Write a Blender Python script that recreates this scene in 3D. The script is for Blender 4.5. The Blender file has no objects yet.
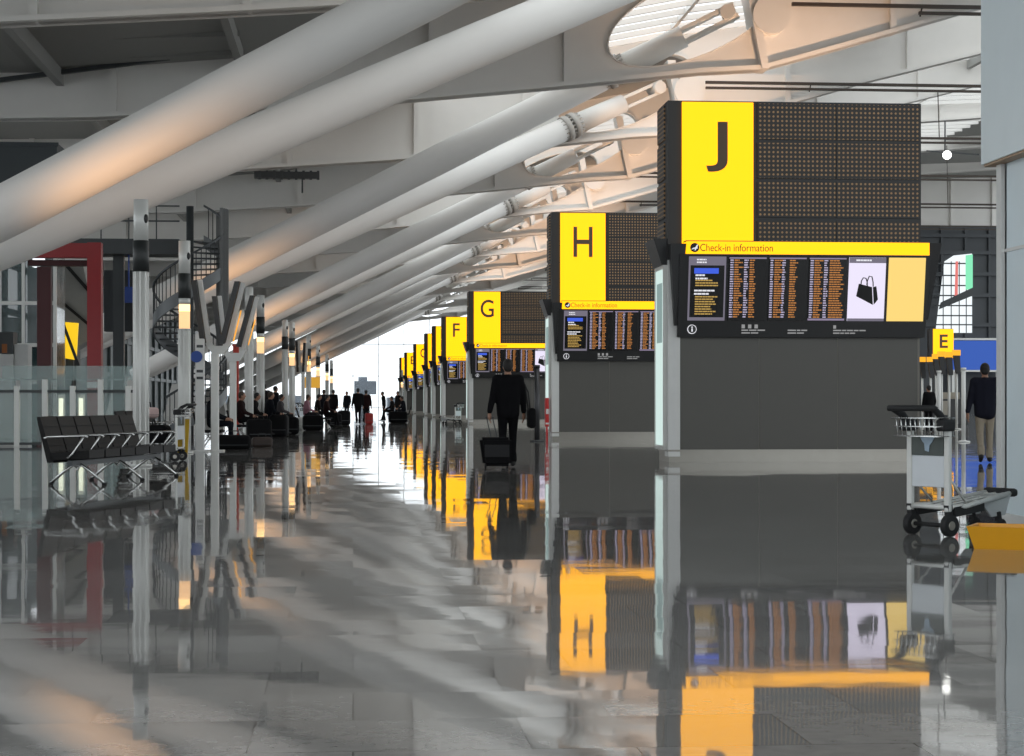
import bpy, bmesh, math, random
import numpy as np
from mathutils import Vector, Matrix
from mathutils.geometry import tessellate_polygon

random.seed(7)
S = bpy.context.scene
COL = S.collection
PI = math.pi

# ------------------------------------------------------------------ camera
FPX = 1900.0
H = 1.10
HOR = 402.0
VPX = 353.0
TH = math.atan((512 - VPX) / FPX)
FW = Vector((math.sin(TH), math.cos(TH), 0))
RT = Vector((math.cos(TH), -math.sin(TH), 0))
UP = Vector((0, 0, 1))
CAM = Vector((0, 0, H))

def P(px, py, d):
    return CAM + d * (FW + (px - 512) / FPX * RT + (HOR - py) / FPX * UP)
def PY(px, py, Y):
    r = FW + (px - 512) / FPX * RT + (HOR - py) / FPX * UP
    return CAM + r * (Y / r.y)
def G(px, py):
    p = P(px, py, H * FPX / (py - HOR)); p.z = 0; return p
def GD(px, d):
    p = P(px, HOR, d); p.z = 0; return p

cd = bpy.data.cameras.new('camera'); cam = bpy.data.objects.new('camera', cd); COL.objects.link(cam)
cam.location = CAM
cam.rotation_euler = (PI / 2, 0, -TH)
cd.sensor_width = 36; cd.lens = FPX / 1024 * 36; cd.shift_y = (HOR - 378) / 1024
cd.clip_end = 2000
S.camera = cam
S.view_settings.view_transform = 'Standard'; S.view_settings.look = 'None'
S.view_settings.gamma = 1; S.view_settings.exposure = 0.0; S.view_settings.use_curve_mapping = False
S.cycles.use_denoising = True
S.cycles.max_bounces = 8; S.cycles.diffuse_bounces = 4; S.cycles.glossy_bounces = 4
S.cycles.sample_clamp_indirect = 6

# ------------------------------------------------------------------ materials
def srgb(r, g, b):
    f = lambda c: (c / 255 / 12.92) if c / 255 <= .04045 else ((c / 255 + .055) / 1.055) ** 2.4
    return (f(r), f(g), f(b), 1)
MATS = {}
def mat(name, col, rough=.5, metal=0, var=.06, vs=6., emit=0, trans=0, alpha=1, spec=.5, ecol=None):
    if name in MATS: return MATS[name]
    m = bpy.data.materials.new(name); m.use_nodes = True
    nt = m.node_tree; b = nt.nodes['Principled BSDF']
    b.inputs['Roughness'].default_value = rough; b.inputs['Metallic'].default_value = metal
    b.inputs['Specular IOR Level'].default_value = spec
    b.inputs['Base Color'].default_value = col
    if var and not emit:
        tc = nt.nodes.new('ShaderNodeTexCoord'); nz = nt.nodes.new('ShaderNodeTexNoise'); nz.inputs['Scale'].default_value = vs
        nz.inputs['Detail'].default_value = 3
        mp = nt.nodes.new('ShaderNodeMapRange'); mp.inputs[3].default_value = 1 - var; mp.inputs[4].default_value = 1 + var
        mx = nt.nodes.new('ShaderNodeVectorMath'); mx.operation = 'SCALE'; mx.inputs[0].default_value = col[:3]
        nt.links.new(tc.outputs['Object'], nz.inputs['Vector']); nt.links.new(nz.outputs[0], mp.inputs[0])
        nt.links.new(mp.outputs[0], mx.inputs['Scale']); nt.links.new(mx.outputs[0], b.inputs['Base Color'])
    if emit:
        b.inputs['Emission Color'].default_value = ecol or col; b.inputs['Emission Strength'].default_value = emit
    if trans: b.inputs['Transmission Weight'].default_value = trans
    b.inputs['Alpha'].default_value = alpha
    MATS[name] = m; return m
def emitter(name, r, g, b, base=(.02, .02, .02, 1)):
    return mat(name, base, .45, 0, 0, emit=1, ecol=(r, g, b, 1), spec=.15)

M_WHITE = mat('white_painted_steel', srgb(226, 223, 218), .45, 0, .03, 1.5)
M_TUBE = mat('white_painted_tube', srgb(232, 229, 225), .55, 0, .02, 1.2)
M_DECK = mat('roof_deck_grey', srgb(150, 150, 146), .7)
M_DARK = mat('dark_steel', srgb(58, 62, 64), .5)
M_TRACK = mat('bronze_track', srgb(62, 52, 44), .5)
M_BLACK = mat('black_satin', srgb(22, 22, 23), .4)
M_BODY = mat('tower_grey_panel', srgb(84, 82, 77), .45, 0, .05, 3)
M_SEAM = mat('panel_seam', srgb(120, 116, 108), .5)
M_PLINTH = mat('plinth_steel', srgb(150, 146, 138), .3, .6)
M_POSTW = mat('pale_grey_post', srgb(214, 214, 211), .4)
M_CHROME = mat('brushed_steel', srgb(200, 200, 198), .25, .9, .03)
M_ALU = mat('satin_aluminium', srgb(206, 206, 202), .35, .15, .03)
M_RUBBER = mat('black_rubber', srgb(26, 26, 27), .7)
M_SEAT = mat('black_leather', srgb(15, 14, 14), .6, spec=.25)
M_RED = mat('red_painted_steel', srgb(140, 22, 28), .4)
M_YEL = emitter('yellow_lightbox', 1.95, .84, 0.0)
M_LETTER = mat('dark_letter', srgb(100, 80, 62), .6, 0, 0)
M_SIDELIT = emitter('backlit_side_glass', .62, .78, .74)
M_SCRW = emitter('screen_white', .86, .80, .98)
M_SCRY = emitter('screen_pale_yellow', 1.0, .70, .20)
M_SCRB = mat('screen_black', srgb(13, 12, 13), .25, 0, 0)
M_SCRG = emitter('screen_grey', .17, .155, .2)
M_TXV = emitter('text_violet', .50, .45, .62)
M_TXO = emitter('text_orange', .50, .20, .05)
M_TXA = emitter('text_amber', .50, .32, .08)
M_TXW = emitter('text_white', .8, .8, .85)
M_BLUE = emitter('screen_blue', .05, .12, .75)
M_LAMP = emitter('lamp_warm', 3.2, 1.9, .75)
M_LAMPB = emitter('lamp_amber', 1.25, .74, .36)
M_SKY = emitter('skylight_and_fill_glow', 1.55, 1.65, 1.7)
M_INK = mat('black_ink', (.005, .005, .005, 1), .6, 0, 0)

def perforated():
    m = bpy.data.materials.new('perforated_panel'); m.use_nodes = True; nt = m.node_tree; b = nt.nodes['Principled BSDF']
    tc = nt.nodes.new('ShaderNodeTexCoord'); sp = nt.nodes.new('ShaderNodeSeparateXYZ'); nt.links.new(tc.outputs['Object'], sp.inputs[0])
    def N(op, a, bb=None):
        n = nt.nodes.new('ShaderNodeMath'); n.operation = op
        for i, v in enumerate((a, bb)):
            if v is None: continue
            if isinstance(v, (int, float)): n.inputs[i].default_value = v
            else: nt.links.new(v, n.inputs[i])
        return n.outputs[0]
    pitch = .082
    u = N('ADD', sp.outputs[0], sp.outputs[1])
    fx = N('SUBTRACT', N('FRACT', N('DIVIDE', u, pitch)), .5); fz = N('SUBTRACT', N('FRACT', N('DIVIDE', sp.outputs[2], pitch)), .5)
    r = N('SQRT', N('ADD', N('MULTIPLY', fx, fx), N('MULTIPLY', fz, fz)))
    k = N('LESS_THAN', r, .25)
    mx = nt.nodes.new('ShaderNodeMix'); mx.data_type = 'RGBA'
    nt.links.new(k, mx.inputs[0]); mx.inputs[6].default_value = srgb(48, 44, 41); mx.inputs[7].default_value = srgb(176, 138, 92)  # tan dots paint in the light coming through the holes
    nt.links.new(mx.outputs[2], b.inputs['Base Color']); b.inputs['Roughness'].default_value = .5
    return m
M_PERF = perforated()

def glass(name, col, alpha, rough=.05):
    m = mat(name, col, rough, 0, 0, alpha=alpha); return m
M_GLASS = glass('pale_green_glass', srgb(150, 175, 172), .35)
M_GLASSD = glass('dark_teal_glass', srgb(52, 72, 74), .7)
M_FROST = mat('pale_blue_panel', srgb(226, 236, 239), .3, 0, .05, 2)

def floor_mat():
    m = bpy.data.materials.new('polished_stone_floor'); m.use_nodes = True; nt = m.node_tree; b = nt.nodes['Principled BSDF']; L = nt.links.new
    tc = nt.nodes.new('ShaderNodeTexCoord')
    mp = nt.nodes.new('ShaderNodeMapping'); L(tc.outputs['Object'], mp.inputs[0]); mp.inputs['Rotation'].default_value = (0, 0, 0)
    br = nt.nodes.new('ShaderNodeTexBrick'); L(mp.outputs[0], br.inputs['Vector'])
    br.inputs['Scale'].default_value = 1; br.inputs['Brick Width'].default_value = .9; br.inputs['Row Height'].default_value = .6
    br.inputs['Mortar Size'].default_value = .0035; br.inputs['Mortar Smooth'].default_value = .2; br.offset = .37
    br.inputs['Color1'].default_value = (.185, .179, .171, 1); br.inputs['Color2'].default_value = (.25, .243, .233, 1); br.inputs['Mortar'].default_value = (.09, .086, .082, 1)
    nz = nt.nodes.new('ShaderNodeTexNoise'); L(tc.outputs['Object'], nz.inputs['Vector']); nz.inputs['Scale'].default_value = 14; nz.inputs['Detail'].default_value = 8
    mr = nt.nodes.new('ShaderNodeMapRange'); L(nz.outputs[0], mr.inputs[0]); mr.inputs[3].default_value = .75; mr.inputs[4].default_value = 1.25
    sc = nt.nodes.new('ShaderNodeVectorMath'); sc.operation = 'SCALE'; L(br.outputs['Color'], sc.inputs[0]); L(mr.outputs[0], sc.inputs['Scale'])
    L(sc.outputs[0], b.inputs['Base Color'])
    n2 = nt.nodes.new('ShaderNodeTexNoise'); L(tc.outputs['Object'], n2.inputs['Vector']); n2.inputs['Scale'].default_value = 1.3; n2.inputs['Detail'].default_value = 4
    r2 = nt.nodes.new('ShaderNodeMapRange'); L(n2.outputs[0], r2.inputs[0]); r2.inputs[3].default_value = .015; r2.inputs[4].default_value = .05
    L(r2.outputs[0], b.inputs['Roughness'])
    # slow undulation + each slab lying at a very slightly different tilt
    vo = nt.nodes.new('ShaderNodeTexNoise'); vo.inputs['Scale'].default_value = 2.1; vo.inputs['Detail'].default_value = 2; L(tc.outputs['Object'], vo.inputs['Vector'])
    bp = nt.nodes.new('ShaderNodeBump'); bp.inputs['Strength'].default_value = 1; bp.inputs['Distance'].default_value = .00045; L(vo.outputs[0], bp.inputs['Height'])
    sx = nt.nodes.new('ShaderNodeSeparateXYZ'); L(tc.outputs['Object'], sx.inputs[0])
    def N(op, a, bb=None):
        n = nt.nodes.new('ShaderNodeMath'); n.operation = op
        for i, v in enumerate((a, bb)):
            if v is None: continue
            if isinstance(v, (int, float)): n.inputs[i].default_value = v
            else: L(v, n.inputs[i])
        return n.outputs[0]
    row = N('FLOOR', N('DIVIDE', sx.outputs[1], .6))
    even = N('SUBTRACT', 1, N('FLOORED_MODULO', row, 2))
    cx = N('FLOOR', N('DIVIDE', N('ADD', sx.outputs[0], N('MULTIPLY', even, .37 * .9)), .9))
    cb = nt.nodes.new('ShaderNodeCombineXYZ'); L(cx, cb.inputs[0]); L(row, cb.inputs[1])
    wn = nt.nodes.new('ShaderNodeTexWhiteNoise'); wn.noise_dimensions = '3D'; L(cb.outputs[0], wn.inputs['Vector'])
    v1 = nt.nodes.new('ShaderNodeVectorMath'); v1.operation = 'SUBTRACT'; L(wn.outputs['Color'], v1.inputs[0]); v1.inputs[1].default_value = (.5, .5, .5)
    v2 = nt.nodes.new('ShaderNodeVectorMath'); v2.operation = 'SCALE'; L(v1.outputs[0], v2.inputs[0]); v2.inputs['Scale'].default_value = .0045
    v3 = nt.nodes.new('ShaderNodeVectorMath'); v3.operation = 'ADD'; L(bp.outputs[0], v3.inputs[0]); L(v2.outputs[0], v3.inputs[1])
    v4 = nt.nodes.new('ShaderNodeVectorMath'); v4.operation = 'NORMALIZE'; L(v3.outputs[0], v4.inputs[0])
    L(v4.outputs[0], b.inputs['Normal'])
    b.inputs['IOR'].default_value = 1.45
    return m
M_FLOOR = floor_mat()

# ------------------------------------------------------------------ mesh helper
class MB:
    def __init__(s): s.bm = bmesh.new(); s.mi = 0
    def _f(s, vs):
        try:
            f = s.bm.faces.new(vs); f.material_index = s.mi; return f
        except ValueError: return None
    def hexa(s, c):
        v = [s.bm.verts.new(p) for p in c]
        for q in ((0, 3, 2, 1), (4, 5, 6, 7), (0, 1, 5, 4), (1, 2, 6, 5), (2, 3, 7, 6), (3, 0, 4, 7)): s._f([v[i] for i in q])
        return s
    def box(s, a, b):
        x0, x1 = sorted((a[0], b[0])); y0, y1 = sorted((a[1], b[1])); z0, z1 = sorted((a[2], b[2]))
        return s.hexa([(x0, y0, z0), (x1, y0, z0), (x1, y1, z0), (x0, y1, z0), (x0, y0, z1), (x1, y0, z1), (x1, y1, z1), (x0, y1, z1)])
    def rbox(s, a, b, r=.02, seg=2):
        n0 = len(s.bm.verts); s.bm.verts.ensure_lookup_table()
        old = set(s.bm.verts)
        s.box(a, b)
        es = [e for e in s.bm.edges if e.verts[0] not in old and e.verts[1] not in old]
        bmesh.ops.bevel(s.bm, geom=es, offset=r, segments=seg, affect='EDGES', profile=.5)
        for f in s.bm.faces:
            if f.verts[0] not in old: f.material_index = s.mi
        return s
    def tube(s, pts, r, n=10, cap=True):
        pts = [Vector(p) for p in pts]; rs = r if isinstance(r, (list, tuple)) else [r] * len(pts)
        prev = None; rings = []
        for i, p in enumerate(pts):
            t = (pts[min(i + 1, len(pts) - 1)] - pts[max(i - 1, 0)])
            t = t.normalized() if t.length > 1e-9 else Vector((0, 0, 1))
            if prev is None:
                a = Vector((0, 0, 1)) if abs(t.z) < .9 else Vector((1, 0, 0))
                x = t.cross(a).normalized()
            else:
                x = (prev - t * prev.dot(t)).normalized()
            prev = x; y = t.cross(x)
            rings.append([s.bm.verts.new(p + rs[i] * (math.cos(2 * PI * k / n) * x + math.sin(2 * PI * k / n) * y)) for k in range(n)])
        for a, b in zip(rings, rings[1:]):
            for k in range(n):
                f = s._f([a[k], a[(k + 1) % n], b[(k + 1) % n], b[k]])
                if f: f.smooth = True
        if cap: s._f(rings[0][::-1]); s._f(rings[-1])
        return s
    def bar(s, a, b, w, h):
        a, b = Vector(a), Vector(b); t = (b - a).normalized()
        u = Vector((0, 0, 1)) if abs(t.z) < .95 else Vector((0, 1, 0))
        x = t.cross(u).normalized() * w / 2; y = x.cross(t).normalized() * h / 2
        return s.hexa([a - x - y, a + x - y, a + x + y, a - x + y, b - x - y, b + x - y, b + x + y, b - x + y])
    def prism(s, outer, y0, y1, holes=(), axes='xz'):
        """polygon in the XZ plane (or other) extruded from y0 to y1"""
        def mk(p, y):
            if axes == 'xz': return (p[0], y, p[1])
            if axes == 'yz': return (y, p[0], p[1])
            return (p[0], p[1], y)
        loops = [list(outer)] + [list(h) for h in holes]
        tris = tessellate_polygon([[Vector((p[0], p[1], 0)) for p in l] for l in loops])
        fl = [p for l in loops for p in l]
        A = [s.bm.verts.new(mk(p, y0)) for p in fl]; B = [s.bm.verts.new(mk(p, y1)) for p in fl]
        for t in tris:
            s._f([A[i] for i in t]); s._f([B[i] for i in t][::-1])
        o = 0
        for l in loops:
            n = len(l)
            for i in range(n):
                j = (i + 1) % n; s._f([A[o + i], A[o + j], B[o + j], B[o + i]])
            o += n
        return s
    def lathe(s, prof, c=(0, 0, 0), n=16):
        rings = [[s.bm.verts.new((c[0] + r * math.cos(2 * PI * k / n), c[1] + r * math.sin(2 * PI * k / n), c[2] + z)) for k in range(n)] for r, z in prof]
        for a, b in zip(rings, rings[1:]):
            for k in range(n):
                f = s._f([a[k], a[(k + 1) % n], b[(k + 1) % n], b[k]])
                if f: f.smooth = True
        s._f(rings[0][::-1]); s._f(rings[-1])
        return s
    def ell(s, c, r, n=12, rot=None):
        M = Matrix.Translation(c) @ (rot.to_4x4() if rot else Matrix.Identity(4)) @ Matrix.Diagonal((*r, 1))
        ret = bmesh.ops.create_uvsphere(s.bm, u_segments=n, v_segments=max(6, n // 2 + 2), radius=1, matrix=M)
        for v in ret['verts']:
            for f in v.link_faces: f.smooth = True; f.material_index = s.mi
        return s
    def wheel(s, c, r, w, ax=(1, 0, 0), n=18):
        a = Vector(ax).normalized(); c = Vector(c)
        s.tube([c - a * w / 2, c - a * w * .4, c + a * w * .4, c + a * w / 2], [r * .86, r, r, r * .86], n); return s
    def build(s, name, mats, parent=None, loc=None):
        bmesh.ops.recalc_face_normals(s.bm, faces=s.bm.faces[:])
        me = bpy.data.meshes.new(name); s.bm.to_mesh(me); s.bm.free()
        for m in (mats if isinstance(mats, (list, tuple)) else [mats]): me.materials.append(m)
        o = bpy.data.objects.new(name, me); COL.objects.link(o)
        if parent: o.parent = parent
        if loc is not None: o.location = loc
        return o

def tag(o, label=None, cat=None, group=None, kind=None):
    if label: o['label'] = label
    if cat: o['category'] = cat
    if group: o['group'] = group
    if kind: o['kind'] = kind
    return o
def empty(name, loc=(0, 0, 0), rz=0, label=None, cat=None, group=None):
    o = bpy.data.objects.new(name, None); COL.objects.link(o); o.empty_display_size = .2
    o.location = loc; o.rotation_euler = (0, 0, rz); return tag(o, label, cat, group)
KIDS = {}
def copy_tree(o, parent=None):
    c = o.copy(); COL.objects.link(c)
    if parent: c.parent = parent
    for k in list(o.children): copy_tree(k, c)
    return c
def structure(o): o['kind'] = 'structure'; return o

def text_mesh(txt, size, ext=.004, bold=0):
    cu = bpy.data.curves.new('txt', 'FONT'); cu.body = txt; cu.size = size; cu.extrude = ext; cu.offset = bold
    o = bpy.data.objects.new('txt', cu); COL.objects.link(o)
    dg = bpy.context.evaluated_depsgraph_get()
    me = bpy.data.meshes.new_from_object(o.evaluated_get(dg))
    bpy.data.objects.remove(o); bpy.data.curves.remove(cu)
    return me
def text_obj(name, txt, h, m, parent, x, y, z, xfit=None, bold=0, ext=.004):
    """upright text facing -Y whose box starts at x,z and is h tall"""
    me = text_mesh(txt, 1, ext / max(h, .01), bold)
    xs = [v.co.x for v in me.vertices]; ys = [v.co.y for v in me.vertices]
    k = h / (max(ys) - min(ys)); kx = k if not xfit else xfit / (max(xs) - min(xs))
    x0, y0 = min(xs), min(ys)
    for v in me.vertices:
        v.co = ((v.co.x - x0) * kx, -v.co.z * k, (v.co.y - y0) * k)
    me.materials.clear(); me.materials.append(m)
    o = bpy.data.objects.new(name, me); COL.objects.link(o); o.parent = parent; o.location = (x, y, z); return o

# ================================================================== SETTING
YEND = 300.0
f = MB(); f.box((-45, -30, -.3), (110, YEND + 40, 0)); structure(f.build('floor', M_FLOOR))

RY = [37 + 18 * k for k in range(15)]           # rafters across the hall
def q(px, py): v = PY(px, py, 73); return (v.x, v.z)
bottom = [(-24, 11.75)] + [q(0, 120), q(89, 119), q(250, 111), q(400, 102), q(480, 95), q(560, 88), q(640, 80), q(700, 74), q(760, 71), q(840, 49), q(978, 9)]
xl, zl = bottom[-1]
bottom += [(xl + 14, zl + 3.6), (xl + 40, zl + 5.6)]
top = [(-24, 13.3), (-12, 13.5), (-4, 14.2), (1, 15.3), (6, 17.0), (15, 18.8), (25, 20.3), (38, 21.4), (xl + 40, 22.6)]
def topz(x):
    for (a, za), (b, zb) in zip(top, top[1:]):
        if a <= x <= b: return za + (zb - za) * (x - a) / (b - a)
    return top[-1][1]
def botz(x):
    for (a, za), (b, zb) in zip(bottom, bottom[1:]):
        if a <= x <= b: return za + (zb - za) * (x - a) / (b - a)
    return bottom[-1][1]
hc = q(691, 19); ang = math.radians(23)
hole = []
for k in range(36):
    t = 2 * PI * k / 36; a, b = 3.55 * math.cos(t), 1.5 * math.sin(t)
    hole.append((hc[0] + a * math.cos(ang) - b * math.sin(ang), hc[1] + a * math.sin(ang) + b * math.cos(ang)))
for i, y in enumerate(RY):
    m = MB()
    m.prism(bottom + top[::-1], y - .22, y + .22, [hole])
    m.prism(bottom + [(x, z + .16) for x, z in bottom[::-1]], y - .5, y + .5)
    for x in (-21, -15, -9, -3, 3, 8.2, 21, 27, 33, 40):
        m.box((x - .12, y - .45, botz(x)), (x + .12, y + .45, topz(x)))
    # hole rim and the plates around the strut node
    for k in range(36):
        a, b = hole[k], hole[(k + 1) % 36]
        c = Vector((hc[0], 0, hc[1]))
        def off(p, s): return (hc[0] + (p[0] - hc[0]) * s, hc[1] + (p[1] - hc[1]) * s)
        ai, bi = off(a, .985), off(b, .985)
        m.hexa([(a[0], y - .34, a[1]), (b[0], y - .34, b[1]), (b[0], y + .34, b[1]), (a[0], y + .34, a[1]),
                (ai[0], y - .34, ai[1]), (bi[0], y - .34, bi[1]), (bi[0], y + .34, bi[1]), (ai[0], y + .34, ai[1])])
    pl = [q(741, -20), q(751, -20), q(766, 71), q(759, 71)]
    m.prism(pl, y - .62, y + .62)
    bx, bz = q(768, 18)
    m.tube([(bx, y - .75, bz), (bx, y + .75, bz)], [.75, .75], 20)
    o = m.build('roof_beam', M_WHITE); structure(o)

# roof deck, open over the daylit bays and the added right-hand strips
SKX0, SKX1 = 3.0, 21.0
SKYB = [i for i in range(14) if i % 2 == 0]
SKR0, SKR1 = 26.0, 46.0  # extra glowing strips added over every bay to brighten the right-hand beams
dk = MB()
xs = sorted(set([p[0] for p in top] + [SKX0, SKX1, SKR0, SKR1]))
for i in range(-2, 15):
    y0 = 37 + 18 * i; y1 = y0 + 18
    if i == 14: y1 = YEND
    for a, b in zip(xs, xs[1:]):
        if i in SKYB and a >= SKX0 and b <= SKX1: continue
        if 0 <= i < 14 and a >= SKR0 and b <= SKR1: continue
        za, zb = topz(a), topz(b)
        dk.hexa([(a, y0, za), (b, y0, zb), (b, y1, zb), (a, y1, za), (a, y0, za + .25), (b, y0, zb + .25), (b, y1, zb + .25), (a, y1, za + .25)])
# purlins running from beam to beam under the deck
for x in (-18, -11, -4.2, 28, 36):
    z = topz(x) - .3
    dk.box((x - .14, 25, z - .28), (x + .14, YEND, z + .3))
for yy in [28 + 3.6 * k for k in range(75)]:
    dk.bar((-24, yy, topz(-24) - .1), (-4, yy, topz(-4) - .1), .1, .18)
structure(dk.build('ceiling', M_DECK))
for n, (i, sx) in enumerate([(i, [SKX0, 6, 15, SKX1]) for i in SKYB] + [(i, [SKR0, 38, SKR1]) for i in range(14)]):  # skylights of the daylit bays first, then the added fill strips
    y0 = 37 + 18 * i + .6; y1 = y0 + 16.8
    w = MB()
    for a, b in zip(sx, sx[1:]):
        za, zb = topz(a) + .1, topz(b) + .1
        w.hexa([(a, y0, za), (b, y0, zb), (b, y1, zb), (a, y1, za), (a, y0, za + .05), (b, y0, zb + .05), (b, y1, zb + .05), (a, y1, za + .05)])
    g = structure(w.build('window_%d' % (n + 1), M_SKY))
    fr = MB()
    for k in range(10):
        yy = y0 + 16.8 * k / 9
        for a, b in zip(sx, sx[1:]): fr.bar((a, yy, topz(a)), (b, yy, topz(b)), .16, .3)
    for a in [v for v in (6.0, 10.5, 15.0, 32.0, 38.0) if sx[0] < v < sx[-1]]: fr.bar((a, y0, topz(a)), (a, y1, topz(a)), .16, .34)
    fr.build('glazing_bars', M_WHITE, g)

# pairs of dark tracks slung under the right of each beam
a = PY(706, 82, 90); trx = a.x; trz = a.z
for i, y in enumerate(RY[1:]):
    m = MB()
    m.bar((trx, y - .9, trz), (60, y - .9, trz), .16, .13); m.bar((trx + (5 if i % 2 else 0), y - .9, trz - .26), (60, y - .9, trz - .26), .16, .11)
    for x in (22, 34, 46): m.bar((x, y - .9, trz), (x, y - .6, botz(x) + .3), .05, .05)
    structure(m.build('ceiling_track', M_TRACK))

m = MB()
cpts = [PY(-60, 88, 72.2), PY(0, 80, 72.2), PY(110, 66, 72.2), PY(300, 40, 72.2)]
for u_, v_ in zip(cpts, cpts[1:]): m.bar(u_, v_, .2, .16)
structure(m.build('ceiling_cable_run', M_DARK))

# walls
wl = MB(); wl.box((-24.4, 150, 0), (-24, YEND, 13.6)); wl.box((-24.4, -20, 0), (-24, 150, 1.2))
for k in range(44):
    y = -14 + 7 * k; wl.box((-24.2, y, 0), (-23.7, y + .4, 13.4))
for z in (3.6, 7.2, 10.5, 13.0): wl.box((-24.1, -20, z), (-23.75, YEND, z + .4))
structure(wl.build('wall_left', mat('left_wall_grey', srgb(92, 100, 100), .5)))

# far glazed end wall
m = MB()
for k in range(24):
    x = -24 + 4.0 * k; m.box((x - .05, YEND, 0), (x + .05, YEND + .2, min(topz(x), 22)))
for z in (.2, 5.2, 10.2, 15): m.box((-24, YEND, z - .05), (70, YEND + .2, z + .05))
structure(m.build('window_40', mat('mullion_grey', srgb(214, 220, 224), .5)))
m = MB(); m.box((-24, YEND + .1, 0), (70, YEND + .14, 20))
structure(m.build('window_41', glass('clear_end_glazing', srgb(235, 245, 250), .06)))
# outside the end window: apron and a low pier building
m = MB(); m.box((.2, 318, 2.4), (3.9, 330, 4.6)); m.box((.9, 320, 4.6), (2.4, 328, 5.3)); m.box((1.2, 319, 0), (2.8, 326, 2.4)); m.box((-30, 330, 0), (-9, 345, 2.2)); m.box((6, 330, 0), (30, 345, 1.9))
structure(m.build('exterior_building', mat('pier_grey', srgb(120, 128, 138), .6)))

# back wall beyond the check-in hall on the right
WY = 175
def xr(px, Y=WY): return PY(px, 400, Y).x
def zr(py, px=960, Y=WY): return PY(px, py, Y).z
m = MB()
x0 = xr(700); x1 = xr(1060)
m.box((x0, WY, 0), (x1, WY + .4, 17.6))
for z in (4.2, 8.2, 11.0, 13.0, 15, 16.6): m.box((x0, WY - .35, z), (x1, WY, z + .35))
for k in range(16):
    x = x0 + (x1 - x0) * k / 15; m.box((x - .12, WY - .25, 0), (x + .12, WY, 17.5))
structure(m.build('wall_back', mat('back_wall_dark', srgb(58, 62, 66), .5)))
m = MB()
m.prism([(xr(934), zr(333)), (xr(970), zr(333)), (xr(970), zr(254)), (xr(952), zr(256)), (xr(943), zr(262)), (xr(938), zr(300))], WY - .6, WY - .4)
wn = structure(m.build('window_42', emitter('bright_window', .95, 1.02, 1.05)))
fr = MB()
for py in (264, 276, 286, 296, 306, 316, 325): fr.box((xr(934), WY - .75, zr(py) - .06), (xr(971), WY - .6, zr(py) + .06))
for px in (941, 949, 957, 964): fr.box((xr(px) - .03, WY - .72, zr(333)), (xr(px) + .03, WY - .6, zr(262)))
fr.build('glazing_bars', M_DARK, wn)
m = MB(); m.prism([(xr(963), zr(290)), (xr(970), zr(290)), (xr(970), zr(255)), (xr(963), zr(256))], WY - .8, WY - .76)
m.build('green_pane', emitter('green_pane', .25, .85, .5), wn)
m = MB(); m.prism([(xr(952), zr(298)), (xr(955), zr(298)), (xr(955.5), zr(262)), (xr(953), zr(262))], WY - .8, WY - .76)
m.build('red_stripe', emitter('red_stripe', .8, .2, .18), wn)
m = MB(); m.prism([(xr(936), zr(310)), (xr(970), zr(296)), (xr(970), zr(288)), (xr(938), zr(303))], WY - .85, WY - .8)
m.build('dark_brace', M_DARK, wn)

# blue video wall
m = MB(); m.box((x0 - 6, WY + .5, 17.4), (x1 + 10, WY + .9, 24.5))
for k in range(14): m.box((x0 + k * 4, WY + .3, 17.4), (x0 + k * 4 + .15, WY + .5, 24.5))
structure(m.build('wall_upper', M_WHITE))
bw = empty('video_wall', (xr(972), WY - 1.2, 0), 0, 'long blue video screen on the far dark wall behind the letter E sign', 'screen')
sx = xr(998) - xr(953)
m = MB(); m.box((-sx / 2, 0, zr(370)), (sx / 2, .5, zr(341))); m.build('screen', emitter('video_blue', .03, .10, .45), bw)
m = MB()
m.box((-sx / 2 - .2, -.1, zr(340.5)), (sx / 2 + .2, .6, zr(338.5))); m.box((-sx / 2 - .2, -.1, zr(372)), (sx / 2 + .2, .6, zr(370.2)))
for s in (-1, 1): m.box((s * sx / 2 - .15, .1, 0), (s * sx / 2 + .15, .5, zr(370)))
m.build('frame', M_ALU, bw)

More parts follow.
